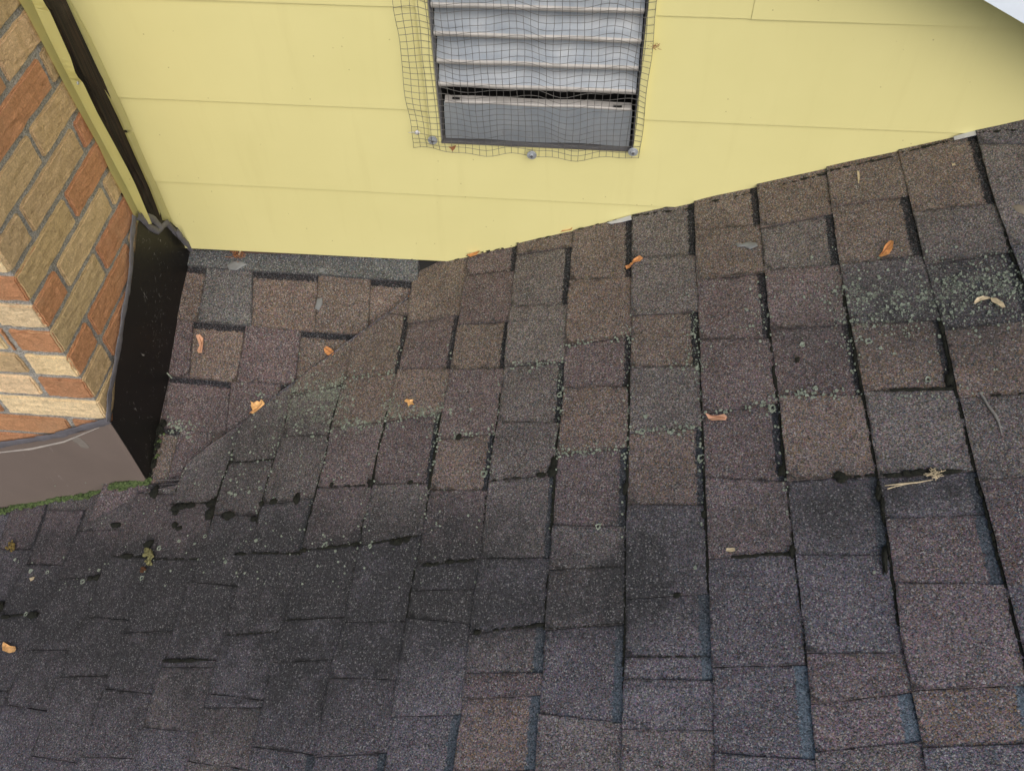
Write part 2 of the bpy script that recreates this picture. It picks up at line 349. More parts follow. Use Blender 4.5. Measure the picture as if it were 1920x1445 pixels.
def cell(bm, lay, P, nu, nv, tint, warm, bandw, blue, thick, tooth, fn_pos, dist_len, gap=.0007, edge=0.0):
    """one shingle tab. P(s,t) -> pixel; fn_pos(u,v,off) -> 3D; s across the exposure (0 butt, 1 under next), t along the course"""
    g = []
    sd = random.random() * 50
    curl = random.uniform(-.0004, .0013)
    for j in range(nv + 1):
        row = []
        for i in range(nu + 1):
            s, t = i / nu, j / nv
            ss = s * 1.045
            u, v = P(ss, t)
            h = thick * (1 - s) + tooth + curl * (1 - s) ** 2 * (1 + math.sin(sd + t * 5)) + .0005 * math.sin(sd + s * 4 + t * 7)
            if j == 0 or j == nv: h -= .0006
            if i == 0: h -= .0003
            e_ = min(ss * .125, min(t, 1 - t) * nv * .011)
            q = fn_pos(u, v, h)
            jit = noise.noise(q * 55 + Vector((sd, 0, 0)))
            q = q + Vector((jit * .0016 * (1 if i == 0 else 0), jit * .0013 * (1 if j in (0, nv) else 0), 0))
            q += NM * (fbm(q, 7) * .0016)
            vv = bm.verts.new(q)
            gr, li = masks(u, v)
            vv[lay[0]] = (*tint, min(1, e_ * 30)); vv[lay[1]] = (gr, li, warm, 1)
            vv[lay[2]] = (max(0, (1 - ss)) * dist_len * 10, bandw * 10, blue, 1)
            row.append(vv)
        g.append(row)
    fs = []
    for j in range(nv):
        for i in range(nu):
            q4 = [g[j][i], g[j][i + 1], g[j + 1][i + 1], g[j + 1][i]]
            if (q4[0].co - q4[2].co).cross(q4[1].co - q4[3].co).length > 6e-6: fs.append(bm.faces.new(q4))
    per = [g[0][i] for i in range(nu + 1)] + [g[j][nu] for j in range(1, nv + 1)] + [g[nv][i] for i in range(nu - 1, -1, -1)] + [g[j][0] for j in range(nv - 1, 0, -1)]
    low = []
    for v in per:
        l = bm.verts.new(v.co - NM * (thick + tooth + .003)); l[lay[0]] = (.02, .02, .02, 1); l[lay[1]] = (.9, 0, 0, 1); l[lay[2]] = (1, 0, 0, 1); low.append(l)
    n = len(per)
    for i in range(n):
        if (per[i].co - per[(i + 1) % n].co).length > 2e-4: fs.append(bm.faces.new([per[(i + 1) % n], per[i], low[i], low[(i + 1) % n]]))
    if (g[0][0].co - g[0][1].co).cross(g[0][0].co - g[1][0].co).z < 0:
        for f in fs: f.normal_flip()

bm = bmesh.new(); lay = new_layers(bm)
keys = sorted(CS)
def line(k):
    if k in LN: return LN[k]
    if k < -1:                                     # beyond the frame on the upslope side
        d = -1 - k; return [(x + d * (160 + (y - 300) * .10), y) for x, y in LN[-1]]
    d = k - 16; return [(x - d * 78, y) for x, y in LN[16]]
for k in range(-4, 21):
    L, Rr = line(k), line(k - 1)
    js, tt = CS.get(k, ([], ''))
    js = list(js)
    js.sort(key=lambda a: a[0]); tt = list(tt)
    rnd = random.Random(k * 13 + 5)
    if k in CS: top = (js[0][0] - 150, js[0][1] - 150)
    else: top = (-40, -40)
    if k in CS and k <= 8: top = (js[0][0] - 170, js[0][1] - 170)
    js = [top] + js
    while js[-1][0] < 1950:
        st = rnd.uniform(90, 190); tl = rnd.uniform(-16, 12); js.append((js[-1][0] + st, js[-1][1] + st)); 
    js = [js[0]] + js[1:]
    for i in range(len(js) - 1):
        ch = tt[i] if i < len(tt) else rnd.choice('ugmuumU')
        (a0, b0), (a1, b1) = js[i], js[i + 1]
        if a0 < -200 and a1 < -200: continue
        ga = 1.0
        def P(s, t, a0=a0, a1=a1, b0=b0, b1=b1):
            yl = a0 + .6 + (a1 - a0 - 1.2) * t; yr = b0 + .6 + (b1 - b0 - 1.2) * t
            xl, xr = lx(L, yl), lx(Rr, yr)
            xl += 0.8
            return xl + (xr - xl) * s, yl + (yr - yl) * s
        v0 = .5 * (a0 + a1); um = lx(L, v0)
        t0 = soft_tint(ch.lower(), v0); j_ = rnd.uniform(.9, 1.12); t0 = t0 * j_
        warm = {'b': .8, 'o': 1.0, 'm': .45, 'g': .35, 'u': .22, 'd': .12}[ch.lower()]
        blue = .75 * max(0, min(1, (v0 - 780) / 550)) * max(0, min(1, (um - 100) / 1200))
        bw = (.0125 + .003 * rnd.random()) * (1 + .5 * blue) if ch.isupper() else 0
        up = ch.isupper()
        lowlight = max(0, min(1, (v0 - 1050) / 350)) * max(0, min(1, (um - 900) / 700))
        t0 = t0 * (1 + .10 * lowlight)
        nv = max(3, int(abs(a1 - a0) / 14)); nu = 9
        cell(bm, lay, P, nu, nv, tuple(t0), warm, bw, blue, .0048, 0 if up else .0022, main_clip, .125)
roof = empty('shingled_roof', on_main(1000, 900)); tag(roof, 'weathered brown and grey asphalt shingle roof with dark stains and lichen', 'roof')
def under(bm, pts, fn, off):
    vs = [bm.verts.new(Vector((x, y, fn(x, y) + off))) for x, y in pts]; return bm.faces.new(vs)
mk('main_slope', bm, M_SH, roof)
M_FELT = simple('black roofing felt', (.012, .012, .012), .9)
bm = bmesh.new()
under(bm, [(-3.2, -4), (2.2, -4), (2.2, .02), (-3.2, .02)], main_z, -.006)
bmesh.ops.solidify(bm, geom=bm.faces[:], thickness=.02)
mk('roof_deck', bm, M_FELT, roof)

# saddle between chimney and wall: courses run parallel to the wall
SE = [
 [(300,440),(350,455),(475,466),(600,472),(695,480),(860,488),(930,492)],
 [(300,493),(355,499),(475,509),(598,516),(695,523),(778,529),(870,536)],
 [(280,592),(335,599),(363,603),(460,611),(565,621),(690,629),(760,634)],
 [(260,698),(318,705),(433,716),(560,722),(660,728)],
 [(240,790),(305,801),(378,811),(435,815),(540,822)],
 [(200,895),(255,903),(330,912),(440,920)],
 [(160,990),(255,1003),(330,1012),(440,1020)],
]
SJ = [  # per course: joints (x at upper edge, x at lower edge), tints
 ([(330,325),(930,870)], 'g'),
 ([(300,280),(387,371),(474,473),(597,592),(695,691),(870,760)], 'OgObO'),
 ([(280,262),(363,357),(461,444),(565,555),(760,660)], 'mOmB'),
 ([(255,235),(318,303),(433,425),(527,522),(660,540)], 'MMmM'),
 ([(235,205),(340,312),(400,375),(540,440)], 'Bmb'),
 ([(200,160),(290,268),(440,440)], 'mb'),
]
def ly(line, x):
    a = line
    if x <= a[0][0]: i = 0
    elif x >= a[-1][0]: i = len(a) - 2
    else: i = max(j for j in range(len(a) - 1) if a[j][0] <= x)
    (x0, y0), (x1, y1) = a[i], a[i + 1]; return y0 + (y1 - y0) * (x - x0) / (x1 - x0)
NS = Vector((-.05, -.40, 1)).normalized()
def on_sad(u, v, off=0):
    if 562 < v < 915: u = min(u, lx(VAL, v) + 5)
    elif v <= 562: u = min(u, 784)
    return on_field(u, v, sad_z) + NS * off
bm = bmesh.new(); lay = new_layers(bm)
for c, (jx, tt) in enumerate(SJ):
    U, Lw = SE[c], SE[c + 1]
    for i in range(len(jx) - 1):
        ch = tt[i]
        def P(s, t, a0=jx[i], a1=jx[i + 1]):
            xu = a0[0] + .6 + (a1[0] - a0[0] - 1.2) * t; xl = a0[1] + .6 + (a1[1] - a0[1] - 1.2) * t
            yu, yl = ly(U, xu), ly(Lw, xl)
            return xl + (xu - xl) * s, yl + (yu - yl) * s
        t0 = Vector(TINT[ch.lower()]) * random.uniform(.80, .90)
        if c == 0: t0 = Vector((.088, .105, .106))
        if c == 1 and i == 1: t0 = Vector((.104, .111, .110))
        warm = {'b': .7, 'o': .8, 'm': .4, 'g': .25, 'u': .2, 'd': .1}[ch.lower()]
        up = ch.isupper(); bw = .0155 if up else 0
        cell(bm, lay, P, 8, 10, tuple(t0), warm, bw, 0, .0042, 0 if up else .0018, on_sad, .13)
mk('saddle_slope', bm, M_SH, roof)
bm = bmesh.new()
vs = {}
nx, ny = 14, 12
for i in range(nx + 1):
    for j in range(ny + 1):
        x = -.60 + .75 * i / nx; y = .02 - .56 * j / ny; vs[i, j] = bm.verts.new((x, y, sad_z(x, y) - .006))
for i in range(nx):
    for j in range(ny): bm.faces.new([vs[i, j], vs[i, j + 1], vs[i + 1, j + 1], vs[i + 1, j]])
mk('saddle_deck', bm, M_FELT, roof)
# dabs of roof cement
def dab(pts, mat, name, fn=on_main, th=.002, parent=roof):
    bm = bmesh.new(); cu = sum(p[0] for p in pts) / len(pts); cv = sum(p[1] for p in pts) / len(pts)
    n = len(pts) * 4; ring = []
    for k in range(n):
        a = pts[k // 4]; b = pts[(k // 4 + 1) % len(pts)]; f = (k % 4) / 4; ring.append((a[0] + (b[0] - a[0]) * f, a[1] + (b[1] - a[1]) * f))
    rs = []
    for r, h in ((1, .0035), (.9, .0035 + th * .7), (.6, .0035 + th), (.25, .0035 + th * 1.1)):
        rs.append([bm.verts.new(fn(cu + (u - cu) * r, cv + (v - cv) * r, h + .003)) for u, v in ring])
    for a, b in zip(rs, rs[1:]):
        for k in range(n): bm.faces.new([a[k], a[(k + 1) % n], b[(k + 1) % n], b[k]])
    bm.faces.new(rs[-1]); bmesh.ops.recalc_face_normals(bm, faces=bm.faces[:])
    return mk(name, bm, mat, parent, True)
M_DAB = simple('weathered grey cement', (.17, .18, .185), .7, .25, 60)
dab([(428,500),(436,493),(452,491),(466,498),(455,503),(446,509),(432,508)], M_DAB, 'cement_patch', on_sad)
dab([(598,505),(609,505),(611,512),(601,513)], M_DAB, 'cement_patch', on_sad)
dab([(592,580),(596,562),(606,560),(606,572),(600,584)], M_DAB, 'cement_patch', on_sad)
dab([(1380,461),(1392,462),(1404,458),(1420,460),(1422,466),(1408,472),(1396,467),(1384,468)], M_DAB, 'cement_patch', on_main)
dab([(1896,392),(1912,388),(1925,395),(1920,408),(1904,402)], simple('tan cement', (.20, .17, .13), .8), 'cement_patch', on_main)

# ------------------------------------------------------------------ house wall
ZB, ZC = ZA - EXP, ZA + EXP
house = empty('house_wall', (0, 0, 0)); tag(house, 'pale yellow horizontal siding gable wall with louvred vent behind wire mesh', 'wall')
bm = bmesh.new()
XL = -.568
def board(outline, z0, z1):
    """outline in (x,z); the sheet leans out at its bottom"""
    def Y(z): return -.0050 + .0040 * (z - z0) / (z1 - z0)
    a = [Vector((x, Y(z), z)) for x, z in outline]
    prism(bm, a, (0, .0009, 0))
def wz(u, v): q = on_y(u, v, -.004); return (q.x, q.z)
VX0, VX1, VZ0 = .060, .452, .236
e1 = [wz(850, 490), wz(930, 473), wz(1000, 457), wz(1100, 431), wz(1190, 409), wz(1247, 390)]
board([(XL, -.076)] + [(x, max(z, -.078)) for x, z in e1] + [(e1[-1][0] + .04, ZB + .012), (XL, ZB + .012)], -.087, ZB)
e2 = [wz(1302, 390), wz(1352, 378), wz(1415, 361), wz(1480, 343), wz(1548, 323), wz(1620, 304), wz(1700, 282), wz(1770, 264), wz(1828, 251)]
board([(XL, ZB)] + [(e2[0][0], ZB)] + e2[1:] + [(e2[-1][0] + .03, ZA + .012), (VX1 - .006, ZA + .012), (VX1 - .006, .249), (VX0 + .006, .249), (VX0 + .006, ZA + .012), (XL, ZA + .012)], ZB, ZA)
e3 = [wz(1888, 252), wz(1904, 245), wz(1920, 243), wz(2100, 205)]
board([(VX1 - .006, ZA), (e3[0][0], ZA)] + e3[1:] + [(2.0, ZC + .012), (VX1 - .006, ZC + .012)], ZA, ZC)
board([(XL, ZA), (VX0 + .006, ZA), (VX0 + .006, ZC + .012), (XL, ZC + .012)], ZA, ZC)
xj = wz(1421, 20)[0]
for r in range(3):
    z0, z1 = ZC + r * EXP, ZC + (r + 1) * EXP + .012; q = xj + (.5 if r % 2 else 0)
    if z0 < .72:
        board([(VX1 - .006, z0), (q, z0), (q, z1), (VX1 - .006, z1)], z0, z1); board([(XL, z0), (VX0 + .006, z0), (VX0 + .006, z1), (XL, z1)], z0, z1)
    else: board([(XL, z0), (q, z0), (q, z1), (XL, z1)], z0, z1)
    for zz in (0,): 
        b0 = len(bm.verts); board([(q - .008, z0), (2.0, z0), (2.0, z1), (q - .008, z1)], z0, z1)
        bm.verts.ensure_lookup_table()
        for v in bm.verts[b0:]: v.co.y -= .0018
mk('siding', bm, M_Y, house)
M_BRD = simple('brown sheathing strip', (.085, .05, .042), .75, .3, 60)
bm = bmesh.new(); box(bm, XL, .062, .012, .05, -.2, 1.15); box(bm, .45, 2.0, .012, .05, -.2, 1.15); box(bm, .062, .45, .012, .05, -.2, .24); box(bm, .062, .45, .012, .05, .80, 1.15); mk('sheathing', bm, M_BRD, house)
bm = bmesh.new()
prism(bm, [on_y(430, 466, .004), on_y(855, 486, .004), on_y(900, 482, .004), on_y(900, 494, .004), on_y(855, 500, .004), on_y(600, 487, .004), on_y(430, 476, .004)], (0, .006, 0)); mk('starter_strip', bm, M_BRD, house)
# white step flashing peeking out under the siding
bm = bmesh.new()
for P in ([(1140,422),(1185,408),(1186,416),(1166,421),(1148,424)], [(1788,262),(1815,254),(1834,250),(1834,258),(1812,263),(1790,268)]):
    prism(bm, [on_main(u, v, .007) for u, v in P], NM * -.001)
mk('step_flashing', bm, simple('dull zinc', (.50, .52, .56), .5, .1), house)

# gable vent
vent = empty('gable_vent', (0, 0, 0)); vent.parent = house
bm = bmesh.new()
def frame_strip(x0, x1, z0, z1, y0=-.014, y1=.03): return box(bm, x0, x1, y0, y1, z0, z1)
ZT = .80
frame_strip(.053, .0735, .247, ZT, -.0115); frame_strip(.4385, .4535, .247, ZT, -.0135)

frame_strip(.0735, .4385, ZT - .02, ZT)
bmesh.ops.bevel(bm, geom=[e for e in bm.edges], offset=.0012, segments=2, affect='EDGES')
mk('frame', bm, M_Y, vent)
bm = bmesh.new(); box(bm, .0735, .4385, -.007, .03, .2475, .2515);  box(bm, .4362, .4385, -.008, .03, .2515, ZT - .02)
mk('inner_frame', bm, M_DKM, vent)
bm = bmesh.new(); box(bm, .0735, .0755, -.002, .022, .2515, ZT - .02); mk('jamb', bm, simple('grey jamb', (.17, .17, .18), .6), vent)
bm = bmesh.new(); box(bm, .0735, .4385, .085, .09, .2, ZT); box(bm, .0735, .4385, .03, .09, .19, .2); box(bm, .068, .0735, .03, .09, .19, ZT); box(bm, .4385, .444, .03, .09, .19, ZT)
mk('attic_backing', bm, M_BLK, vent)
def curve_sheet(bm, prof, x0, x1, nx=14, wav=.0006, th=.0012, sd=0):
    rows = []
    for i in range(nx + 1):
        x = x0 + (x1 - x0) * i / nx
        rows.append([bm.verts.new((x, y + wav * math.sin(sd + i * 1.1), z + wav * math.sin(sd * 2 + i * .8))) for y, z in prof])
    for i in range(nx):
        for j in range(len(prof) - 1): bm.faces.new([rows[i][j], rows[i + 1][j], rows[i + 1][j + 1], rows[i][j + 1]])
lips = [.370, .417, .4700, .523, .576, .629, .682, .735]
for n_, zl in enumerate(lips):
    bm = bmesh.new()
    prof = [(.0035, zl - .0045), (.0005, zl - .002), (.0002, zl + .0022), (.003, zl + .0058), (.010, zl + .0095), (.030, zl + .032), (.052, zl + .060)]
    curve_sheet(bm, prof, .0775, .4342, sd=n_ * 1.7)
    o = mk('louver', bm, [M_LV, M_LIP], vent, True)
    for p in o.data.polygons:
        if p.center.y < .004: p.material_index = 1
# bottom panel with a pale upper flange
bm = bmesh.new(); curve_sheet(bm, [(.0025, .2535), (.003, .262), (.009, .292), (.0165, .3255)], .081, .4315, wav=.0008, sd=3)
mk('bottom_panel', bm, M_LV, vent, True)
bm = bmesh.new(); curve_sheet(bm, [(.0150, .3230), (.0140, .3250), (.017, .3280), (.026, .3330)], .083, .430, wav=.0007, sd=3)
mk('panel_flange', bm, M_LIP, vent, True)
bm = bmesh.new()
for u0, u1, v0 in ((848, 862, 183), (1150, 1166, 198)):
    prism(bm, [on_y(u0, v0, .012), on_y(u1, v0 + 1, .012), on_y(u1, v0 + 4, .012), on_y(u0, v0 + 3, .012)], (0, .002, 0))
mk('slot', bm, M_BLK, vent)

# wire mesh in front of the vent
bm = bmesh.new()
MX0, MX1, MZ0, MZ1, SQ = .020, .462, .236, .66, .0127
NX = int((MX1 - MX0) / SQ); NZ = int((MZ1 - MZ0) / SQ)
def mesh_pt(i, j):
    x = MX0 + SQ * i; z = MZ0 + SQ * j
    f = max(0, 1 - j / 2.5)
    y = -.018 - .0045 * math.sin(i * .55 + j * .12) - .0035 * math.sin(i * .23 + 1 + j * .3) - .002 * math.sin(j * .9 + i * .1)
    y = y * (1 - .45 * f)
    z += .0050 * math.sin(i * .42 + .9 + .04 * j) + .0028 * math.sin(i * .95 + j * .25) - .0045 * (1 if 6 < i < 30 else 0) * f * math.sin((i - 6) / 24 * pi)
    x += .0012 * math.sin(j * .5 + i * .7) + (.0016 if i < 5 else 0) * math.sin(j * .4)
    return Vector((x, min(y, -.0155), z))
R_W = .00046
for i in range(NX + 1): tube(bm, [mesh_pt(i, j) for j in range(NZ + 1)], R_W, 5)
for j in range(NZ + 1):
    i1 = NX if j > 0 else NX
    tube(bm, [mesh_pt(i, j) + Vector((0, .0007, 0)) for i in range(i1 + 1)], R_W, 5)
screen = mk('mesh_screen', bm, M_WIRE, house, True)
for u, v in ((811, 264), (997, 292), (1187, 286)):
    bm = bmesh.new(); c = on_y(u, v, -.019)
    def ringy(r, y, n=28): return [bm.verts.new((c.x + r * cos(2 * pi * k / n), y, c.z + r * sin(2 * pi * k / n))) for k in range(n)]
    prof = [(.0092, -.0165), (.0092, -.0185), (.0088, -.0190), (.0052, -.0190), (.0048, -.0200), (.0048, -.0215), (.0030, -.0222), (.0024, -.0212), (.0008, -.0210)]
    rs = [ringy(r, y) for r, y in prof]
    for a, b in zip(rs, rs[1:]):
        for k in range(28): bm.faces.new([a[k], a[(k + 1) % 28], b[(k + 1) % 28], b[k]])
    bm.faces.new(rs[-1]); bmesh.ops.recalc_face_normals(bm, faces=bm.faces[:])
    wsh = mk('washer', bm, M_GALV, screen)
    bm = bmesh.new(); box(bm, c.x - .0022, c.x + .0022, -.0235, -.0205, c.z - .0006, c.z + .0006); box(bm, c.x - .0006, c.x + .0006, -.0236, -.0205, c.z - .0022, c.z + .0022)
    mk('screw', bm, M_DKM, screen)

# left return: two yellow corner trims with a rotten post between them (on the chimney side plane)
def side_poly(pts, x, d, name, mat, wav=0):
    bm = bmesh.new(); prism(bm, [on_x(u, v, x) for u, v in pts], (d, 0, 0)); return mk(name, bm, mat, house)
def up(a, b, t): return (a[0] + (a[0] - b[0]) * t, a[1] + (a[1] - b[1]) * t)
t1l = [(35,0),(51,27),(123,163),(186,276),(208,325),(213,333),(229,362),(258,418)]
t1r = [(85,12),(90,14),(133,110),(143,143),(150,148),(156,156),(183,213),(210,262),(239,316),(252,342),(262,365),(285,420)]
crease = [(68,20),(84,55),(112,112),(140,166),(170,224),(200,280),(232,340),(250,376),(272,420)]
bm = bmesh.new()
def strip(bm, A, B, xa, xb, n=24):
    """ruled sheet between two pixel polylines on planes x=xa, x=xb"""
    ra, rb = [], []
    for k in range(n + 1):
        t = k / n; va = A[0][1] + (A[-1][1] - A[0][1]) * t; vb = B[0][1] + (B[-1][1] - B[0][1]) * t
        ra.append(bm.verts.new(on_x(lx(A, va), va, xa))); rb.append(bm.verts.new(on_x(lx(B, vb), vb, xb)))
    for k in range(n): bm.faces.new([ra[k], ra[k + 1], rb[k + 1], rb[k]])
    return ra, rb
e1_ = up(t1l[0], t1l[2], 1.2)
A_ = [(35 - 88, -163)] + t1l; B_ = [(68 - 72, -143)] + crease; C_ = [(85 - 60, -148)] + t1r
strip(bm, A_, B_, XC + .005, XC + .002, 60); strip(bm, B_, C_, XC + .002, XC + .020, 60)
bmesh.ops.solidify(bm, geom=bm.faces[:], thickness=-.001)
bmesh.ops.recalc_face_normals(bm, faces=bm.faces[:])
trim = mk('corner_trim', bm, M_Y, house)
for u, v, r in ((146, 156, .0032),):
    bm = bmesh.new(); blob(bm, on_x(u, v, XC + .015), r, (1, 0, 0), .5, 0, 2); mk('nail_head', bm, M_GALV, trim, True)
side_poly([(60,-30),(110,-30),(151,60),(186,135),(223,205),(235,240),(262,296),(286,345),(306,418),(275,425),(240,350),(200,270),(150,170),(120,90)], XC - .006, -.04, 'corner_post', M_WD)
# splinters and ribs of the rotten post
bm = bmesh.new()
for k in range(14):
    t = random.random(); a = (112 + 12 * random.random() + t * 20, -20 + 40 * k * .2); 
    v0 = random.uniform(-10, 330); ln = random.uniform(50, 120); f = random.uniform(.1, .6)
    def wp(v, f=f): l = lx(t1r, v); r_ = lx([(110,0),(151,83),(186,150),(223,216),(262,319),(282,349),(302,412)], v); return (l + (r_ - l) * f, v)
    tube(bm, [on_x(*wp(v0 + ln * q / 4), XC - .004 + .001 * (q % 2)) for q in range(5)], random.uniform(.0008, .002), 5, [.2, 1, .8, .9, .2])
mk('splinter', bm, M_WD, house)
t2l = [(110,0),(150,80),(188,152),(222,222),(252,290),(280,352),(306,420)]
t2r = [(128,0),(168,74),(200,142),(232,212),(262,283),(292,350),(323,423)]
bm = bmesh.new()
for (a, b) in ((-130, 244), (249, 422)):
    n = 30; R1, R2, R3 = [], [], []
    T2L = [(50, -125)] + t2l; T2R = [(64, -125)] + t2r
    for k in range(n + 1):
        v = a + (b - a) * k / n; l, r_ = lx(T2L, v), lx(T2R, v + 2)
        m_ = l + (r_ - l) * .25
        R1.append(bm.verts.new(on_y(l, v, -.024))); R2.append(bm.verts.new(on_y(m_, v, -.016))); R3.append(bm.verts.new(on_y(r_ + 2, v, -.007)))
    for k in range(n):
        bm.faces.new([R1[k], R1[k + 1], R2[k + 1], R2[k]]); bm.faces.new([R2[k], R2[k + 1], R3[k + 1], R3[k]])
bmesh.ops.solidify(bm, geom=bm.faces[:], thickness=-.001); bmesh.ops.recalc_face_normals(bm, faces=bm.faces[:])
mk('corner_trim', bm, M_Y, house)
# rake overhang, its white fascia edge enters the top right corner
YF = -.12
A = on_y(1840, -2, YF); B = on_y(1926, 48, YF); d = (B - A).normalized()
P0 = A - d * 1.6; P1 = B + d * .8
upv = Vector((-d.z, 0, d.x)); upv = upv if upv.z > 0 else -upv
bm = bmesh.new(); prism(bm, [P0, P1, P1 + upv * .15, P0 + upv * .15], (0, .02, 0)); mk('rake_fascia', bm, M_WHITE, house)
bm = bmesh.new(); q0, q1 = P0 + upv * .015 + Vector((0, .02, 0)), P1 + upv * .015 + Vector((0, .02, 0)); prism(bm, [q0, q1, q1 + upv * .01, q0 + upv * .01], (0, -YF, 0)); mk('soffit', bm, M_WHITE, house)
bm = bmesh.new(); q0, q1 = P0 + upv * .15 - Vector((0, .03, 0)), P1 + upv * .15 - Vector((0, .03, 0)); prism(bm, [q0, q1, q1 + upv * .02, q0 + upv * .02], (0, -YF + .1, 0)); mk('rake_roofing', bm, M_FELT, house)

# ------------------------------------------------------------------ chimney
chim = empty('brick_chimney', (-.9, -.24, -.4)); tag(chim, 'tan and orange brick chimney with metal flashing at its base', 'chimney')
ZJ = .2414; CH = .0677; MG = .0125
TAN, TAN_LIT, ORG, RED = (.58, .43, .245), (.82, .65, .40), (.50, .26, .135), (.35, .145, .085)  # front face tan is a lighter copy, its extra light put into the colour
def bcol(c, r): 
    base = {'t': TAN, 'l': TAN_LIT, 'o': ORG, 'r': RED}[c]; k = r.uniform(.9, 1.1); return tuple(x * k * r.uniform(.97, 1.03) for x in base)
bm = bmesh.new(); bl = bm.verts.layers.float_color.new('bc')
def brick(x0, x1, y0, y1, z0, z1, c, r):
    nb = len(bm.verts); ne = len(bm.edges); bm.edges.ensure_lookup_table()
    fs = box(bm, x0, x1, y0, y1, z0, z1)
    es = list({e for f in fs for e in f.edges})
    ret = bmesh.ops.bevel(bm, geom=es, offset=r.uniform(.002, .0035), segments=2, affect='EDGES'); bm.edges.ensure_lookup_table()
    bmesh.ops.subdivide_edges(bm, edges=[e for e in bm.edges[ne:] if e.calc_length() > .03], cuts=9, use_grid_fill=True)
    bm.verts.ensure_lookup_table(); vs = bm.verts[nb:]
    cc = bcol(c, r)
    for v in bm.verts[nb:]:
        v[bl] = (*cc, 1); q = v.co; v.co = q + Vector((fbm(q, 70) * .0016, fbm(q + Vector((9, 0, 0)), 70) * .0016, fbm(q + Vector((0, 9, 0)), 70) * .0016))
rb = random.Random(3)
HD, ST = .092, .198
# rows: j counts joints downward; per row: right face lengths from the corner, front face x joints
side_rows = {
 -9: ('s', 'ot'), -8: ('h', 'to'), -7: ('s', 'ot'), -6: ('h', 'ot'), -5: ('s', 'to'), -4: ('h', 'to'),
}
def seg_y(us): return [on_x(u, v).y for u, v in us]
RIGHT = {   # right face: bricks per course as (joint pixels, tint letters), course index = joint below it
}
def zrow(j): return ZJ - j * CH
ROWS = {
 # j : (right face joints y list, tints), (front joints x list, tints)
}
import itertools
PXJ = [(8,140),(80,115),(66,268),(148,255),(48,413),(133,388),(204,367),(120,523),(196,498),(176,617)]
found = {}
for u, v in PXJ:
    q = on_x(u, v); j = math.ceil((ZJ - q.z) / CH - 1e-6); found.setdefault(j, []).append(round(q.y, 3))
FPX = [(12,645),(22,643),(75,727),(8,768),(128,790)]
ff = {}
for u, v in FPX:
    q = on_y(u, v, YC); j = math.ceil((ZJ - q.z) / CH - 1e-6); ff.setdefault(j, []).append(round(q.x, 3))
print('side joints', found); print('front joints', ff)
TS = {-6: 'tot', -5: 'oto', -4: 'otr', -3: 'oto', -2: 'ttr', -1: 'ttot', 0: 'toro', 1: 'otto', 2: 'toot', 3: 'ooto', 4: 'toto', 5: 'tott', 6: 'otot'}
TF = {-6: 'tot', -5: 'oto', -4: 'otr', -3: 'oto', -2: 'ltr', -1: 'lto', 0: 'olo', 1: 'lto', 2: 'ool', 3: 'lto', 4: 'oll', 5: 'lol', 6: 'ool'}
for j in range(-9, 8):
    z1 = zrow(j - 1) - MG / 2; z0 = zrow(j) + MG / 2
    ys = sorted(found.get(j, [])); ts = TS.get(j, rb.choice(['tot', 'oto', 'tto'])); tf = TF.get(j, rb.choice(['lol', 'olo', 'lto']))
    head = (j % 2 == 0)
    seq = [YC]
    if ys: seq += ys
    else: seq.append(YC + (HD if head else ST) + MG / 2)
    while seq[-1] < -.14: seq.append(seq[-1] + (ST + MG if True else HD))
    for i in range(len(seq) - 1):
        a, b = seq[i], min(seq[i + 1], -.10)
        if b - a < .02: continue
        c = ts[i] if i < len(ts) else 'o'
        if i == 0:  # corner brick turns the corner
            xs = sorted(ff.get(j, []), reverse=True); xf = xs[0] if xs else XC - (ST if head else HD)
            brick(XC - .05, XC, a + .003, b - MG / 2, z0, z1, c, rb)
            brick(xf + MG / 2, XC - .0025, a, a + .08, z0, z1, tf[0], rb)
            seqx = [xf] + xs[1:]
            while seqx[-1] > -1.30: seqx.append(seqx[-1] - ST - MG)
            for q in range(len(seqx) - 1): brick(seqx[q + 1] + MG / 2, seqx[q] - MG / 2, YC, YC + .08, z0, z1, (tf + 'olot')[q + 1], rb)
        else: brick(XC - .09, XC, a + MG / 2, b - MG / 2, z0, z1, c, rb)
mk('brickwork', bm, M_BR, chim)
bm = bmesh.new(); box(bm, -1.3, XC - .0055, YC + .0055, -.118, -.62, .85)
bmesh.ops.subdivide_edges(bm, edges=bm.edges[:], cuts=40, use_grid_fill=True)
for v in bm.verts: v.co += Vector((noise.noise(v.co * 60), noise.noise(v.co * 60 + Vector((5, 5, 5))), 0)) * .0018
mk('mortar', bm, M_MO, chim)
# flashing: one bent apron in front, one side sheet
def sheet(bm, A, B, n, fa, fb):
    pass
bm = bmesh.new()
CR = .010
top = [(-90,850),(0,838),(60,829),(110,820),(150,810),(186,800),(205,794)]
rows = 8; n = 26; G = []
for k in range(n + 1):
    t = k / n; u = -90 + (205 + 90) * t; v = ly(top, u); q = on_y(u, v, YC - .006)
    x = min(q.x, XC + .006 - CR); zt = q.z; r_ = []
    zb = main_z(x, 0) - .01
    for m in range(rows + 1):
        f = m / rows; z = zt + (zb - zt) * f; y = YC - .006 - .006 * f ** 2 + .0012 * math.sin(x * 17) * f
        if zt - .12 < z: pass
        r_.append((x, y, z))
    G.append(r_)
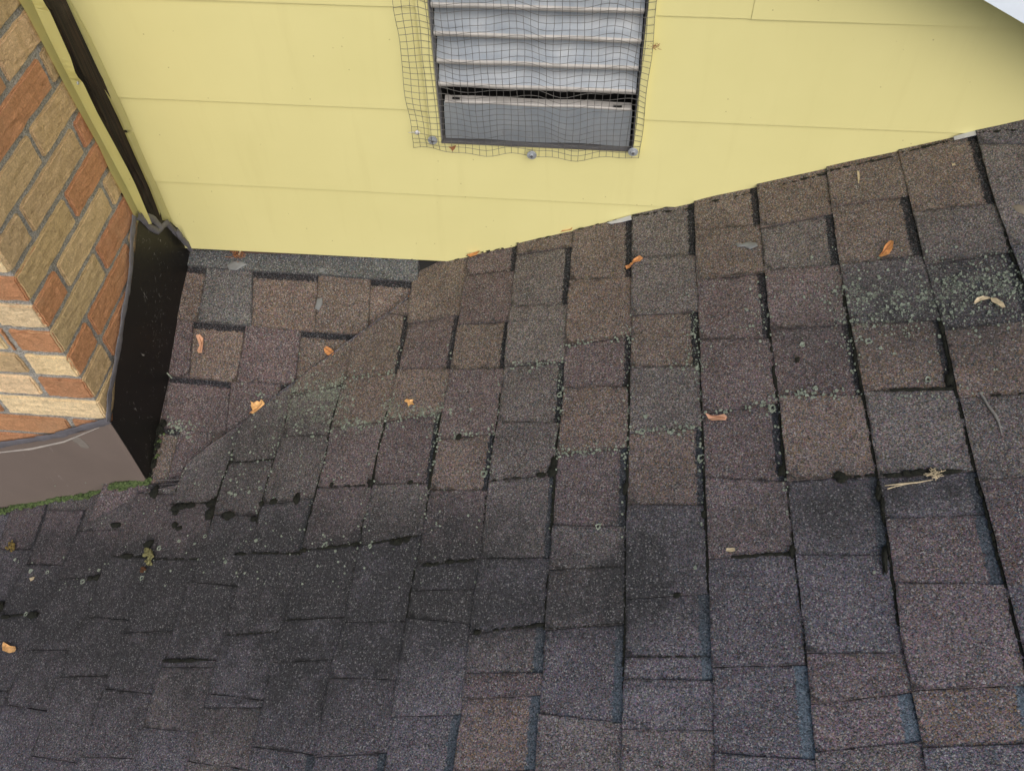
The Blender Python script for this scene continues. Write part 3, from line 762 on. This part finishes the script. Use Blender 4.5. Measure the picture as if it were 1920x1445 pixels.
# rounded corner columns
zt_c = on_y(205, 793, YC).z
gv = [[bm.verts.new(p) for p in r_] for r_ in G]
for i in range(len(gv) - 1):
    for m in range(rows): bm.faces.new([gv[i][m], gv[i][m + 1], gv[i + 1][m + 1], gv[i + 1][m]])
last = G[-1]
cols = [gv[-1]]
for a in (15, 30, 45):
    al = radians(a); c = []
    for m in range(rows + 1):
        x, y, z = last[m]; f = m / rows
        c.append(bm.verts.new((x + CR * sin(al), y + CR * (1 - cos(al)), z)))
    cols.append(c)
for a, b in zip(cols, cols[1:]):
    for m in range(rows): bm.faces.new([a[m], a[m + 1], b[m + 1], b[m]])
bmesh.ops.recalc_face_normals(bm, faces=bm.faces[:])
o = mk('front_flashing', bm, M_FF, chim, True); o['label'] = 'brown metal apron across the front of the chimney'
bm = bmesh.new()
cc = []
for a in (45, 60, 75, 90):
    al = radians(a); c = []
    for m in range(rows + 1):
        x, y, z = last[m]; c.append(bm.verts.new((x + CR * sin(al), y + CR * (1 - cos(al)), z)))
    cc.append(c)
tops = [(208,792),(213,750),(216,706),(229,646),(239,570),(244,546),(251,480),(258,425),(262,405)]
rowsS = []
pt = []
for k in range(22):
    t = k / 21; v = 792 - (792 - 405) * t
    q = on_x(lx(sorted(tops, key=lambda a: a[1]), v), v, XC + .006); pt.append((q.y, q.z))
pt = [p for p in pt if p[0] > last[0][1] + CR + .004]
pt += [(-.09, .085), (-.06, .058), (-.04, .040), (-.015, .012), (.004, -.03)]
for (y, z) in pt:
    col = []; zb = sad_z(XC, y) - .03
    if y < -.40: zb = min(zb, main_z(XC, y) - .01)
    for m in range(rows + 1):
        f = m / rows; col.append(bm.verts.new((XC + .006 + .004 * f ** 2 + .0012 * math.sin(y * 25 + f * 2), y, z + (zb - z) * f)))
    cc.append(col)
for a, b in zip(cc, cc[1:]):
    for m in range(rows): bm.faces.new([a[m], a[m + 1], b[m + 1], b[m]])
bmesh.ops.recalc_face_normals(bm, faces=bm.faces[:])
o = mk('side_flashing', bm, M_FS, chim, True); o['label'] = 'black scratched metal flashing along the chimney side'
# sealant beads
def bead(paths, name='sealant_bead'):
    bm = bmesh.new()
    for pts, r, fn, nrm, st in paths:
        P3 = [fn(u, v) for u, v in pts]; N = []
        for i in range(len(P3) - 1):
            k = max(1, int((P3[i + 1] - P3[i]).length / .005))
            for q in range(k): N.append(P3[i].lerp(P3[i + 1], q / k))
        N.append(P3[-1])
        ax = Vector(nrm); rings = []
        for i, p in enumerate(N):
            t = (N[min(i + 1, len(N) - 1)] - N[max(i - 1, 0)]).normalized(); s_ = t.cross(ax).normalized()
            w_ = r * (1 + .35 * noise.noise(p * 45) + .25 * noise.noise(p * 160)); h_ = r * st * (1 + .5 * noise.noise(p * 110))
            rings.append([bm.verts.new(p + s_ * w_ * cos(a) + ax * h_ * max(-.3, sin(a))) for a in [pi * k / 8 * 1.0 for k in range(-1, 10)]])
        for a, b in zip(rings, rings[1:]):
            for k in range(len(a) - 1): bm.faces.new([a[k], a[k + 1], b[k + 1], b[k]])
    bmesh.ops.recalc_face_normals(bm, faces=bm.faces[:])
    return mk(name, bm, M_SEAL, chim, True)
fx = lambda u, v: on_x(u, v, XC + .006); fy = lambda u, v: on_y(u, v, YC - .005)
bead([([(252,405),(247,450),(246,500),(240,545),(231,590),(226,630),(221,660),(214,700),(206,735),(204,765),(203,790)], .0085, fx, (1, 0, 0), .22),
      ([(256,404),(268,412),(280,425),(296,434),(305,424),(313,418),(325,432),(340,447),(357,472)], .0072, fx, (1, 0, 0), .6),
      ([(262,406),(275,405),(290,413),(300,425)], .0075, fx, (1, 0, 0), .5),
      ([(203,788),(190,794),(170,798),(140,806),(110,816),(70,823),(30,829),(0,834),(-90,848)], .0088, fy, (0, -1, 0), .2),
      ([(330,430),(345,452),(359,466)], .006, lambda u, v: on_x(u, v, XC + .018), (1, 0, 0), .8)])
# pale scuffs and scratches on the black sheet
bm = bmesh.new()
def scuff(u, v, du, dv, w_):
    a, b = fs_(u, v), fs_(u + du, v + dv); t = (b - a); n_ = t.cross(Vector((1, 0, 0))).normalized(); k = 5; A_, B_ = [], []
    for i in range(k + 1):
        f = i / k; ww = w_ * (1 - abs(2 * f - 1)) * random.uniform(.4, 1.3) + .00015; c_ = a.lerp(b, f) + n_ * random.uniform(-1, 1) * w_ * .8
        A_.append(bm.verts.new(c_ + n_ * ww)); B_.append(bm.verts.new(c_ - n_ * ww))
    for i in range(k): bm.faces.new([A_[i], A_[i + 1], B_[i + 1], B_[i]])
fs_ = lambda u, v: on_x(u, v, XC + .0125)
scf = .55; rs_ = random.Random(21); random.seed(21)
for cu, cv, su, sv, n_, L_, W_ in ((295,600,7,28,34,5,.0009),(300,580,10,34,18,9,.0005),(272,450,9,9,14,7,.0006),(305,545,10,50,24,4,.0005),(275,770,16,50,26,3,.0006),(282,850,6,24,16,3,.0007),(296,660,10,30,12,6,.0006),(320,455,12,16,10,3,.0005)):
    for q in range(n_): scuff(random.gauss(cu, su), random.gauss(cv, sv), random.gauss(0, L_ * .25), random.gauss(0, L_ * .5), W_ * random.uniform(.15, .8))
tag(mk('scuff_marks', bm, simple('scuffed bare metal', (.20, .20, .20), .7, .3), chim), kind='stuff')
# scratch patches on the front apron
bm = bmesh.new()
for P in ([(133,822),(142,818),(150,822),(160,830),(168,838),(164,841),(152,838),(144,830),(138,828)],):
    prism(bm, [on_y(u, v, YC - .0075) for u, v in P], (0, .004, 0))
mk('worn_patch', bm, simple('worn paint', (.21, .19, .17), .5), chim)
bm = bmesh.new()
tube(bm, [on_y(u, v, YC - .0068) for u, v in ((0,848),(60,841),(120,828),(186,801))], .0016, 5, [1, 1.6, 1.4, .4])
mk('bare_edge', bm, simple('bare metal edge', (.36, .33, .30), .5), chim)

# ------------------------------------------------------------------ moss, lichen
def surf_h(u, v):
    for k in range(-1, 17):
        xl = lx(LN[k], v)
        if xl <= u:
            xr = lx(LN[k - 1], v) if k > -1 else xl + 160
            q = on_main(u, v); h = .0048 * (1 - min(1, (u - xl) / max(1, xr - xl))) + .0026 + fbm(q, 7) * .0016
            if 462 < v < 915: h += .008 * max(0, 1 - max(0, u - lx(VAL, v)) / 90) ** 2 * min(1, (915 - v) / 40)
            return h
    return .006
def sfn(u, v, off=0):
    if (v < 562 and u < 778) or (562 <= v < 915 and u < lx(VAL, v)): return on_sad(u, v, off + .0045)
    return on_main(u, v, off + surf_h(u, v))
def moss(name, pts, n, r0, r1, spread, mat, label, spikes=True):
    bm = bmesh.new()
    for k in range(n):
        t = random.random() * (len(pts) - 1); i = int(t); f = t - i; i2 = min(i + 1, len(pts) - 1)
        u = pts[i][0] + (pts[i2][0] - pts[i][0]) * f + random.gauss(0, spread); v = pts[i][1] + (pts[i2][1] - pts[i][1]) * f + random.gauss(0, spread)
        q = sfn(u, v, .003); r = random.uniform(r0, r1); blob(bm, q, r, NM, .8, .45, 2, random.random() * 40)
        if spikes:
            for s in range(14):
                d = Vector((random.gauss(0, 1), random.gauss(0, 1), abs(random.gauss(.3, 1)))).normalized(); b = q + d * r * .8; sd_ = d.cross(Vector((.3, .5, .8))).normalized() * r * .12
                bm.faces.new([bm.verts.new(b - sd_), bm.verts.new(b + sd_), bm.verts.new(b + d * r * .55)])
    return tag(mk(name, bm, mat), label, 'moss', kind='stuff')
moss('moss', [(-60,982),(0,963),(60,948),(110,938)], 170, .0035, .0062, 1.8, M_MOSS, 'thin line of dark green moss along left end of chimney apron')
moss('moss', [(110,938),(150,930),(172,927),(215,914),(250,905),(282,899)], 190, .0045, .0085, 2.4, M_MOSS, 'thick bright green moss cushions below the brown chimney apron')
moss('moss', [(283,888),(292,850),(298,815),(308,795)], 55, .003, .0065, 3.2, M_MOSSD, 'dark moss against foot of the black side flashing')
moss('moss', [(290,870),(296,840),(304,812)], 16, .002, .0045, 3.5, M_MOSS, 'green tufts of moss at foot of the black side flashing')
moss('moss', [(278,1030),(286,1046),(284,1058)], 40, .002, .0045, 3.8, M_MOSSY, 'pale yellow green moss tuft on dark stained shingles')
moss('moss', [(20,1024),(32,1026),(24,1032)], 26, .0016, .0034, 3.0, mat_moss('ochre moss', (.10, .07, .02), (.30, .22, .06)), 'small ochre moss tuft near left edge of roof')
moss('moss', [(276,1068),(270,1074)], 10, .002, .0035, 2.0, simple('rusty moss', (.07, .03, .012), .9), 'small rust brown moss tuft below the pale moss')
# black moss in seams, dark blobs at holes, painted shadow line in the valley
bm = bmesh.new()
HOLES = [(345,952,9,4,1),(362,950,8,3,1),(333,956,6,4,1),(433,970,10,5,1),(404,945,9,6,1),(400,962,6,9,0),(1579,898,10,7,1),(1700,893,9,4,1),(1722,889,14,4,1),(1745,886,8,4,1),(1016,892,8,4,1),(1039,886,9,7,1),
 (1041,873,5,8,0),(750,1018,8,5,1),(742,1019,6,4,1),(765,1014,5,4,1),(864,823,5,4,1),(771,906,4,3,1),(700,906,6,6,1),(1175,915,5,9,0),(897,1188,6,4,1),(848,1056,7,3,1),(805,1062,8,3,1),(517,944,5,4,1),(559,937,4,7,0),
 (184,1084,7,4,1),(172,1086,5,3,1),(67,1154,8,4,1),(17,1159,8,2,1),(2,1143,6,8,1),(333,965,4,3,1),(1780,715,9,9,1),(1660,1050,5,20,0),(1487,1035,6,10,0),(1480,1042,10,3,1),(1468,887,7,8,1),(1322,968,5,6,0),(1270,1118,6,4,1),
 (1013,1172,8,3,1),(1497,679,4,4,1),(336,1242,14,3,1),(360,1240,9,3,1),(283,1022,6,6,1),(294,925,6,7,1),(332,988,4,4,1),(340,992,4,3,1),(667,1021,5,3,1),(573,1036,5,3,1),(625,911,3,3,1),(1648,925,5,10,0),(1655,950,4,12,0),
 (220,986,8,3,1),(455,1040,8,2,1),(240,1045,10,3,1),(478,976,5,4,1),(496,949,4,3,1)]
for (u, v, ru, rv, hz) in HOLES:
    c = sfn(u, v, .0012); ru *= 1.25; rv *= 1.4; a = on_main(u + ru, v, 0) - on_main(u, v, 0); r_ = a.length; c2 = (on_main(u, v + rv, 0) - on_main(u, v, 0)).length
    for q in range(3):
        blob(bm, c + Vector((random.uniform(-.3, .3) * r_, random.uniform(-.3, .3) * c2, 0)), 1 * max(.0012, c2 * .8), NM, .45, .45, 2, random.random() * 50, axis=a, stretch=r_ / c2 * random.uniform(.8, 1.1))
def seam(k, y0, y1, dens, r0, r1, off=-2):
    v = y0
    while v < y1:
        v += random.expovariate(dens)
        if v > y1: break
        u = lx(LN[k], v) + off + random.uniform(-1, 1); q = sfn(u, v, .0002); q2 = on_main(lx(LN[k], v + 8) + off, v + 8, 0) - on_main(lx(LN[k], v) + off, v, 0) + q; r_ = random.uniform(r0, r1)
        blob(bm, q, r_, NM, .5, .4, 1, random.random() * 60, axis=q2 - q, stretch=random.uniform(1.2, 3.2))
for k, y0, y1, dn, a, b in ((11,850,990,.30,.002,.0042),(10,760,800,.2,.0015,.003),(10,840,980,.22,.0013,.003),(9,740,1000,.25,.0013,.003),(8,770,910,.28,.0015,.0036),(8,960,1010,.1,.001,.003),(7,780,915,.3,.0015,.0040),(7,930,970,.12,.001,.004),
   (7,1065,1160,.15,.001,.0025),(6,740,830,.22,.0012,.003),(6,830,1000,.08,.001,.002),(5,800,1000,.25,.0013,.0036),(5,1080,1180,.16,.001,.003),(4,700,950,.2,.0012,.0032),(4,950,1300,.2,.0008,.002),(3,620,800,.1,.0012,.003),(3,800,1110,.2,.0012,.0034),
   (2,620,780,.12,.0012,.004),(2,780,900,.22,.0013,.0034),(2,900,1240,.1,.001,.002),(1,560,760,.2,.0015,.0042),(1,760,1180,.16,.0012,.003),(0,600,740,.22,.0015,.0045),(0,740,1300,.16,.0014,.0034),(-1,430,540,.15,.001,.003),(12,870,940,.15,.001,.003),(13,1130,1300,.05,.001,.0022),(12,1250,1400,.05,.001,.002)):
    seam(k, y0, y1, dn * 1.5, a * .9, b)
def jseam(k, idx, dn, r0, r1, f0=0, f1=1):
    (a, b) = CS[k][0][idx]; n = int(110 * dn)
    for q in range(n):
        f = f0 + (f1 - f0) * random.random(); yl = a + (b - a) * f; xl = lx(LN[k], a); xr = lx(LN[k - 1], b); u = xl + (xr - xl) * f
        p = sfn(u, yl + random.uniform(-1, 1), .0003); ax = on_main(xr, b, 0) - on_main(xl, a, 0)
        blob(bm, p, random.uniform(r0, r1), NM, .5, .4, 1, random.random() * 60, axis=ax, stretch=random.uniform(1.3, 3.5))
for k, i, dn, a, b, f0, f1 in ((8,4,.25,.001,.003,.2,.9),(9,4,.2,.001,.003,0,1),(10,3,.25,.001,.003,0,1),(12,1,.2,.001,.0025,0,1),(12,0,.2,.001,.003,0,.8),(3,5,.3,.001,.0032,.3,1),(0,3,.1,.001,.003,.3,1),(1,3,.3,.001,.0035,.3,1),(1,4,.3,.001,.004,.1,.8),(7,5,.22,.001,.003,.1,.9),
   (6,6,.2,.001,.0025,.3,1),(9,5,.12,.0006,.0014,0,1),(5,6,.1,.0006,.0014,0,1),(2,4,.15,.001,.002,.5,1),(6,4,.15,.001,.002,0,1),(15,2,.2,.001,.003,.1,.9),(9,3,.12,.001,.002,0,1),(11,0,.2,.001,.002,0,1),(11,3,.2,.001,.0025,0,.8),(10,4,.15,.0008,.002,0,1),(13,1,.15,.001,.002,0,1),(4,6,.06,.0006,.0015,0,1)):
    jseam(k, i, dn, a, b, f0, f1)
def vstep(v): return on_sad(lx(VAL, v) - 2.4, v, .0066)
tube(bm, [vstep(572 + 333 * k / 60) for k in range(61)], .0019, 5, [.6 + .5 * random.random() + k / 110 for k in range(61)])  # black line standing in for the shadow under the valley cut
for q in range(230):                                   # grit along the valley cut
    t = random.random(); v = 575 + 320 * t; u = lx(VAL, v) + random.gauss(-2, 1.2); p = on_sad(u - 1, v, .0045); ax = on_main(lx(VAL, v + 10), v + 10) - on_main(lx(VAL, v), v)
    blob(bm, p, random.uniform(.0008, .0022) * (1 + t * .6), NM, .5, .4, 1, random.random() * 60, axis=ax, stretch=random.uniform(1.5, 4))
for (u0, v0), (u1, v1) in (((365,466),(850,489)),((850,489),(1190,408)),((1190,408),(1300,391)),((1300,391),(1830,254)),((1830,254),(1915,246))):
    for q in range(int(abs(u1 - u0) / 7)):
        f = random.random(); u, v = u0 + (u1 - u0) * f, v0 + (v1 - v0) * f + random.uniform(0, 3)
        blob(bm, sfn(u, v, .001), random.uniform(.0006, .0022), NM, .5, .4, 1, random.random() * 60, axis=Vector((1, 0, .4)), stretch=random.uniform(1, 4))
tag(mk('black_moss_and_shade', bm, M_MOSSD, None, True), 'black moss in the shingle seams, dark blobs at gaps, painted shadow line along the valley', 'moss', kind='stuff')
# lichen rosettes
bm = bmesh.new()
def rosette(u, v, r, ring=False):
    c = sfn(u, v, .0006); t1 = Vector((1, 0, SLOPE)).normalized(); t2 = Vector((0, 1, 0)); n = 11; sd_ = random.random() * 50
    rr = [r * random.uniform(.72, 1.2) * (1 + .45 * noise.noise(Vector((cos(2 * pi * k / n) * 1.5 + sd_, sin(2 * pi * k / n) * 1.5, 0)))) for k in range(n)]
    def rg(f, h): return [bm.verts.new(c + (t1 * cos(2 * pi * k / n) + t2 * sin(2 * pi * k / n)) * rr[k] * f + NM * h) for k in range(n)]
    a, b, m = rg(1, -.0015), rg(.88, .0006), rg(.5, .0003 if not ring else -.0004)
    for A_, B_ in ((a, b), (b, m)):
        for k in range(n): bm.faces.new([A_[k], A_[(k + 1) % n], B_[(k + 1) % n], B_[k]])
    if not ring or random.random() < .3: bm.faces.new(m)
for (u, v, ru, rv, a) in LI:
    for q in range(int(ru * rv * a / 18) + 6):
        rosette(random.gauss(u, ru * .6), random.gauss(v, rv * .6), random.uniform(.0006, .0018) * random.choice((.6, .8, 1, 1.7)))
for u, v, r in ((908,890,.008),(1123,988,.0055),(612,1025,.007),(697,1027,.0045),(1316,860,.007),(1309,692,.006),(1449,766,.007),(1206,812,.006),(386,1006,.005),(338,1016,.004),(302,1030,.005),(92,1074,.005),(62,1072,.006),(158,1092,.006),(268,1084,.005),(188,1070,.0035),(31,1050,.004),
   (174,1124,.0035),(1049,742,.005),(52,1152,.005),(445,930,.004),(490,917,.0045),(470,925,.004),(438,928,.0035),(517,938,.004),(484,1016,.004),(426,1056,.004),(433,926,.004),(612,852,.005),(600,905,.006),(1740,714,.005),(1530,730,.004),(1630,644,.006),(1505,648,.005),(885,770,.003),(1010,1340,.0015),(367,1020,.003),(1212,784,.004),(1640,1075,.002),(1305,1066,.003)):
    rosette(u, v, r, r > .0042)
for q in range(420):
    k = random.choice((2, 3, 3, 4, 4, 5, 5, 6, 7, 7, 8, 8, 9, 9, 10, 10, 11)); v = random.gauss(800, 110)
    if v > 600: rosette(lx(LN[k], v) + random.gauss(-5, 5), v, random.uniform(.0007, .0022))
for k_, i_ in ((8,2),(9,2),(7,3),(5,3),(4,3),(6,2),(10,0),(3,3),(2,3),(9,1),(5,1)):
    a_, b_ = CS[k_][0][i_]
    for q in range(26):
        f = random.random(); yl = a_ + (b_ - a_) * f; xl = lx(LN[k_], a_); xr = lx(LN[k_ - 1], b_); rosette(xl + (xr - xl) * f, yl + random.gauss(0, 4), random.uniform(.0008, .0026))
for q in range(170): rosette(random.uniform(30, 900), random.uniform(870, 1110), random.uniform(.0008, .0022))
for q in range(60): rosette(random.uniform(1250, 1900), random.uniform(520, 760), random.uniform(.0008, .002))
for q in range(60): rosette(random.gauss(335, 18), random.gauss(803, 10), random.uniform(.001, .003))
tag(mk('lichen', bm, M_LICH), 'pale grey green lichen crusts scattered over the shingles', 'lichen', kind='stuff')

# ------------------------------------------------------------------ fallen leaves, seeds, twigs
def leaf(pts, mi, label, cat='leaf', name='fallen_leaf', lift=.0025, curl=.004, fn=None, vein=None, group=None):
    fn = fn or sfn; bm = bmesh.new(); n = len(pts); cu = sum(p[0] for p in pts) / n; cv = sum(p[1] for p in pts) / n
    base = fn(cu, cv, lift); R_ = []
    for r in (1, .66, .33):
        ring = []
        for k, (u, v) in enumerate(pts):
            uu, vv = cu + (u - cu) * r, cv + (v - cv) * r
            ring.append(bm.verts.new(fn(uu, vv, lift + curl * (r ** 2) * (.5 + .5 * math.sin(k * 1.9 + cu)))))
        R_.append(ring)
    for a, b in zip(R_, R_[1:]):
        for k in range(n): bm.faces.new([a[k], a[(k + 1) % n], b[(k + 1) % n], b[k]])
    c = bm.verts.new(fn(cu, cv, lift))
    for k in range(n): bm.faces.new([R_[-1][k], R_[-1][(k + 1) % n], c])
    bmesh.ops.recalc_face_normals(bm, faces=bm.faces[:]); bmesh.ops.solidify(bm, geom=bm.faces[:], thickness=.0004)
    bmesh.ops.translate(bm, verts=bm.verts[:], vec=-base)
    o = mk(name, bm, M_LEAF[mi]); o.location = base; tag(o, label, cat, group)
    if vein:
        b2 = bmesh.new(); tube(b2, [fn(u, v, lift + .0016) - base for u, v in vein], .0006, 5)
        s_ = mk('stem', b2, M_LEAF[1]); s_.parent = o
    return o
SD = 'winged seed'
leaf([(371,631),(378,629),(384,636),(385,644),(384,652),(381,663),(376,664),(373,660),(377,650),(374,641)], 4, 'pinkish winged seed lying near the black flashing', SD, 'winged_seed', vein=[(376,632),(381,645),(378,662)])
leaf([(609,655),(615,651),(622,655),(631,664),(632,670),(625,672),(617,668),(611,663)], 0, 'curled reddish orange leaf just above the valley crease', vein=[(611,655),(629,670)])
leaf([(472,753),(479,757),(485,753),(491,756),(494,751),(499,757),(498,765),(491,772),(484,780),(478,777),(471,775),(477,771),(473,763),(474,758)], 3, 'small yellow orange lobed maple leaf beside the valley crease', vein=[(470,777),(484,768),(495,757)])
leaf([(766,752),(773,755),(779,753),(777,759),(782,764),(774,763),(769,766),(768,760),(763,758)], 3, 'tiny pale orange star shaped leaf in middle of roof')
leaf([(1175,504),(1182,499),(1192,493),(1203,487),(1208,490),(1203,496),(1192,500),(1181,507),(1176,508)], 0, 'slim orange winged seed across a seam below the siding', SD, 'winged_seed', vein=[(1177,505),(1205,490)])
leaf([(1648,486),(1655,480),(1660,470),(1665,461),(1672,457),(1677,461),(1675,472),(1668,482),(1659,488),(1651,490)], 0, 'glossy orange brown leaf at upper right of roof', vein=[(1652,487),(1673,461)])
leaf([(1826,574),(1832,567),(1843,563),(1856,563),(1856,567),(1844,567),(1834,572),(1828,577)], 2, 'thin curved straw coloured seed blade on mossy shingle', SD, 'winged_seed')
leaf([(1857,564),(1868,567),(1881,574),(1885,580),(1880,584),(1870,578),(1860,571)], 2, 'wider straw coloured seed wing at right of mossy shingle', SD, 'winged_seed')
leaf([(1326,783),(1336,785),(1347,785),(1361,784),(1366,788),(1363,793),(1350,795),(1338,796),(1331,791)], 4, 'salmon pink curled leaf right of a seam in mid roof', vein=[(1328,785),(1362,790)])
leaf([(10,1212),(13,1206),(19,1209),(25,1213),(34,1214),(37,1219),(34,1224),(22,1226),(12,1222)], 3, 'orange leaf scrap at far lower left of roof')
leaf([(1365,1033),(1380,1032),(1381,1038),(1373,1040),(1364,1038)], 2, 'tiny cream wood chip resting on purple shingle', 'wood chip', 'wood_chip', curl=.001)
leaf([(881,487),(890,482),(904,478),(906,480),(898,486),(886,489)], 0, 'orange leaf tucked under the siding beside the inner corner', lift=.005)
leaf([(1054,441),(1062,436),(1072,430),(1078,432),(1075,438),(1064,440)], 0, 'brown leaf tucked under the siding above mid roof', lift=.005)
leaf([(1608,327),(1612,328),(1613,338),(1612,350),(1610,350),(1609,338)], 2, 'upright thin straw stalk near the top of roof', 'straw', 'straw_stalk', curl=.001)
leaf([(61,1087),(66,1085),(71,1084),(69,1089),(63,1092)], 2, 'tiny cream seed on dark shingle at left', 'seed', 'seed', curl=.001)
leaf([(1785,314),(1791,312),(1792,316),(1786,318)], 2, 'tiny tan chip on shingle at upper right', 'wood chip', 'wood_chip', curl=.001)
leaf([(755,568),(762,563),(771,560),(774,564),(766,568),(758,573)], 1, 'brown crumpled leaf scrap at the head of the valley crease', lift=.003)
bm = bmesh.new(); P = [(1838,742),(1845,752),(1853,766),(1866,783),(1873,797),(1879,822)]
tube(bm, [sfn(u, v, .002) for u, v in P], .0016, 6, [.8, 1, 1, 1.3, .9, .4]); tube(bm, [sfn(u, v, .003) for u, v in ((1866,783),(1862,775),(1859,778))], .0009, 5)
tag(mk('twig', bm, M_TWIG), 'thin grey forked twig on shingles at right edge', 'twig')
bm = bmesh.new()
for q in range(16):
    a = random.uniform(0, pi * 2); c = (1755 + random.gauss(0, 6), 894 + random.gauss(0, 3))
    tube(bm, [sfn(c[0] + cos(a + .5 * s) * 10 * (s - 1.5), c[1] + sin(a + .5 * s) * 5 * (s - 1.5), .002 + .004 * random.random()) for s in range(4)], .0005, 4)
tube(bm, [sfn(u, v, .001) for u, v in ((1660,916),(1690,912),(1720,909),(1750,903))], .0011, 5, [.4, 1, 1, .5]); tube(bm, [sfn(u, v, .001) for u, v in ((1665,922),(1680,917),(1705,911))], .0008, 5)
tag(mk('straw_tuft', bm, M_LEAF[2]), 'tangled tuft of dry straw in the dark gap between shingles', 'straw')
bm = bmesh.new()
for q in range(34):
    c = (448 + random.gauss(0, 6), 481 + random.gauss(0, 4)); a = random.uniform(0, 2 * pi); b = on_sad(*c, .010)
    tube(bm, [b, b + Vector((cos(a) * .008, sin(a) * .008, random.uniform(0, .012)))], .0009, 4)
tag(mk('debris_tuft', bm, M_LEAF[1]), 'brown tuft of dead debris caught under the siding', 'debris')
bm = bmesh.new()
tube(bm, [on_sad(452, 482, .012), on_sad(459, 472, .02), on_sad(464, 466, .03)], .0018, 5, [1, .8, .2]); tag(mk('grass_blade', bm, M_LEAF[2]), 'pale grass blade sticking up from the debris under the siding', 'grass blade')
bm = bmesh.new(); tube(bm, [on_sad(u, v, .012) for u, v in ((314,698),(321,705),(327,712))], .0016, 5); tag(mk('twig', bm, M_LICH), 'short pale twig beside the black side flashing', 'twig')
# bits caught in the wire mesh
def ypoly(pts, y, name, mat, label, cat):
    bm = bmesh.new(); P = [on_y(u, v, y) for u, v in pts]; b = sum(P, Vector()) / len(P); prism(bm, [p - b for p in P], (0, .0015, 0)); o = mk(name, bm, mat); o.location = b; return tag(o, label, cat)
ypoly([(841,276),(848,276),(855,273),(853,279),(848,284),(845,279)], -.0165, 'dead_leaf', M_LEAF[1], 'brown leaf bit caught under the bottom edge of the mesh', 'leaf')
bm = bmesh.new(); blob(bm, on_y(783, 249, -.018), .0042, (0, -1, 0), .5, .5, 2, 3); tube(bm, [on_y(766, 249, -.016), on_y(775, 248, -.017), on_y(783, 249, -.018)], .0006, 4); tag(mk('fluff', bm, M_FLUFF, None, True), 'white fluff snagged on lower left corner of the mesh', 'fluff')
bm = bmesh.new()
for q in range(22):
    c = on_y(1226 + random.gauss(0, 6), 86 + random.gauss(0, 4), -.012); a = random.uniform(0, 6.28)
    tube(bm, [c, c + Vector((cos(a) * .006, -.002, sin(a) * .006))], .0004, 4)
tag(mk('plant_wisp', bm, M_LEAF[1]), 'dry brown plant wisp caught on right edge of the mesh', 'debris')

# ------------------------------------------------------------------ ground far below
n = NT('lawn'); c = n.mix(n.map(n.noise(2, 5), .35, .65), (.05, .08, .025), (.09, .12, .04)); n.set(Base_Color=c, Roughness=.9)
bm = bmesh.new(); vs = [bm.verts.new(p) for p in ((-60, -60, -3.2), (60, -60, -3.2), (60, 60, -3.2), (-60, 60, -3.2))]; bm.faces.new(vs)
tag(mk('ground', bm, n.m), 'green lawn far below the roof', 'ground', kind='structure')
# parenting offsets of empties
bpy.context.view_layer.update()
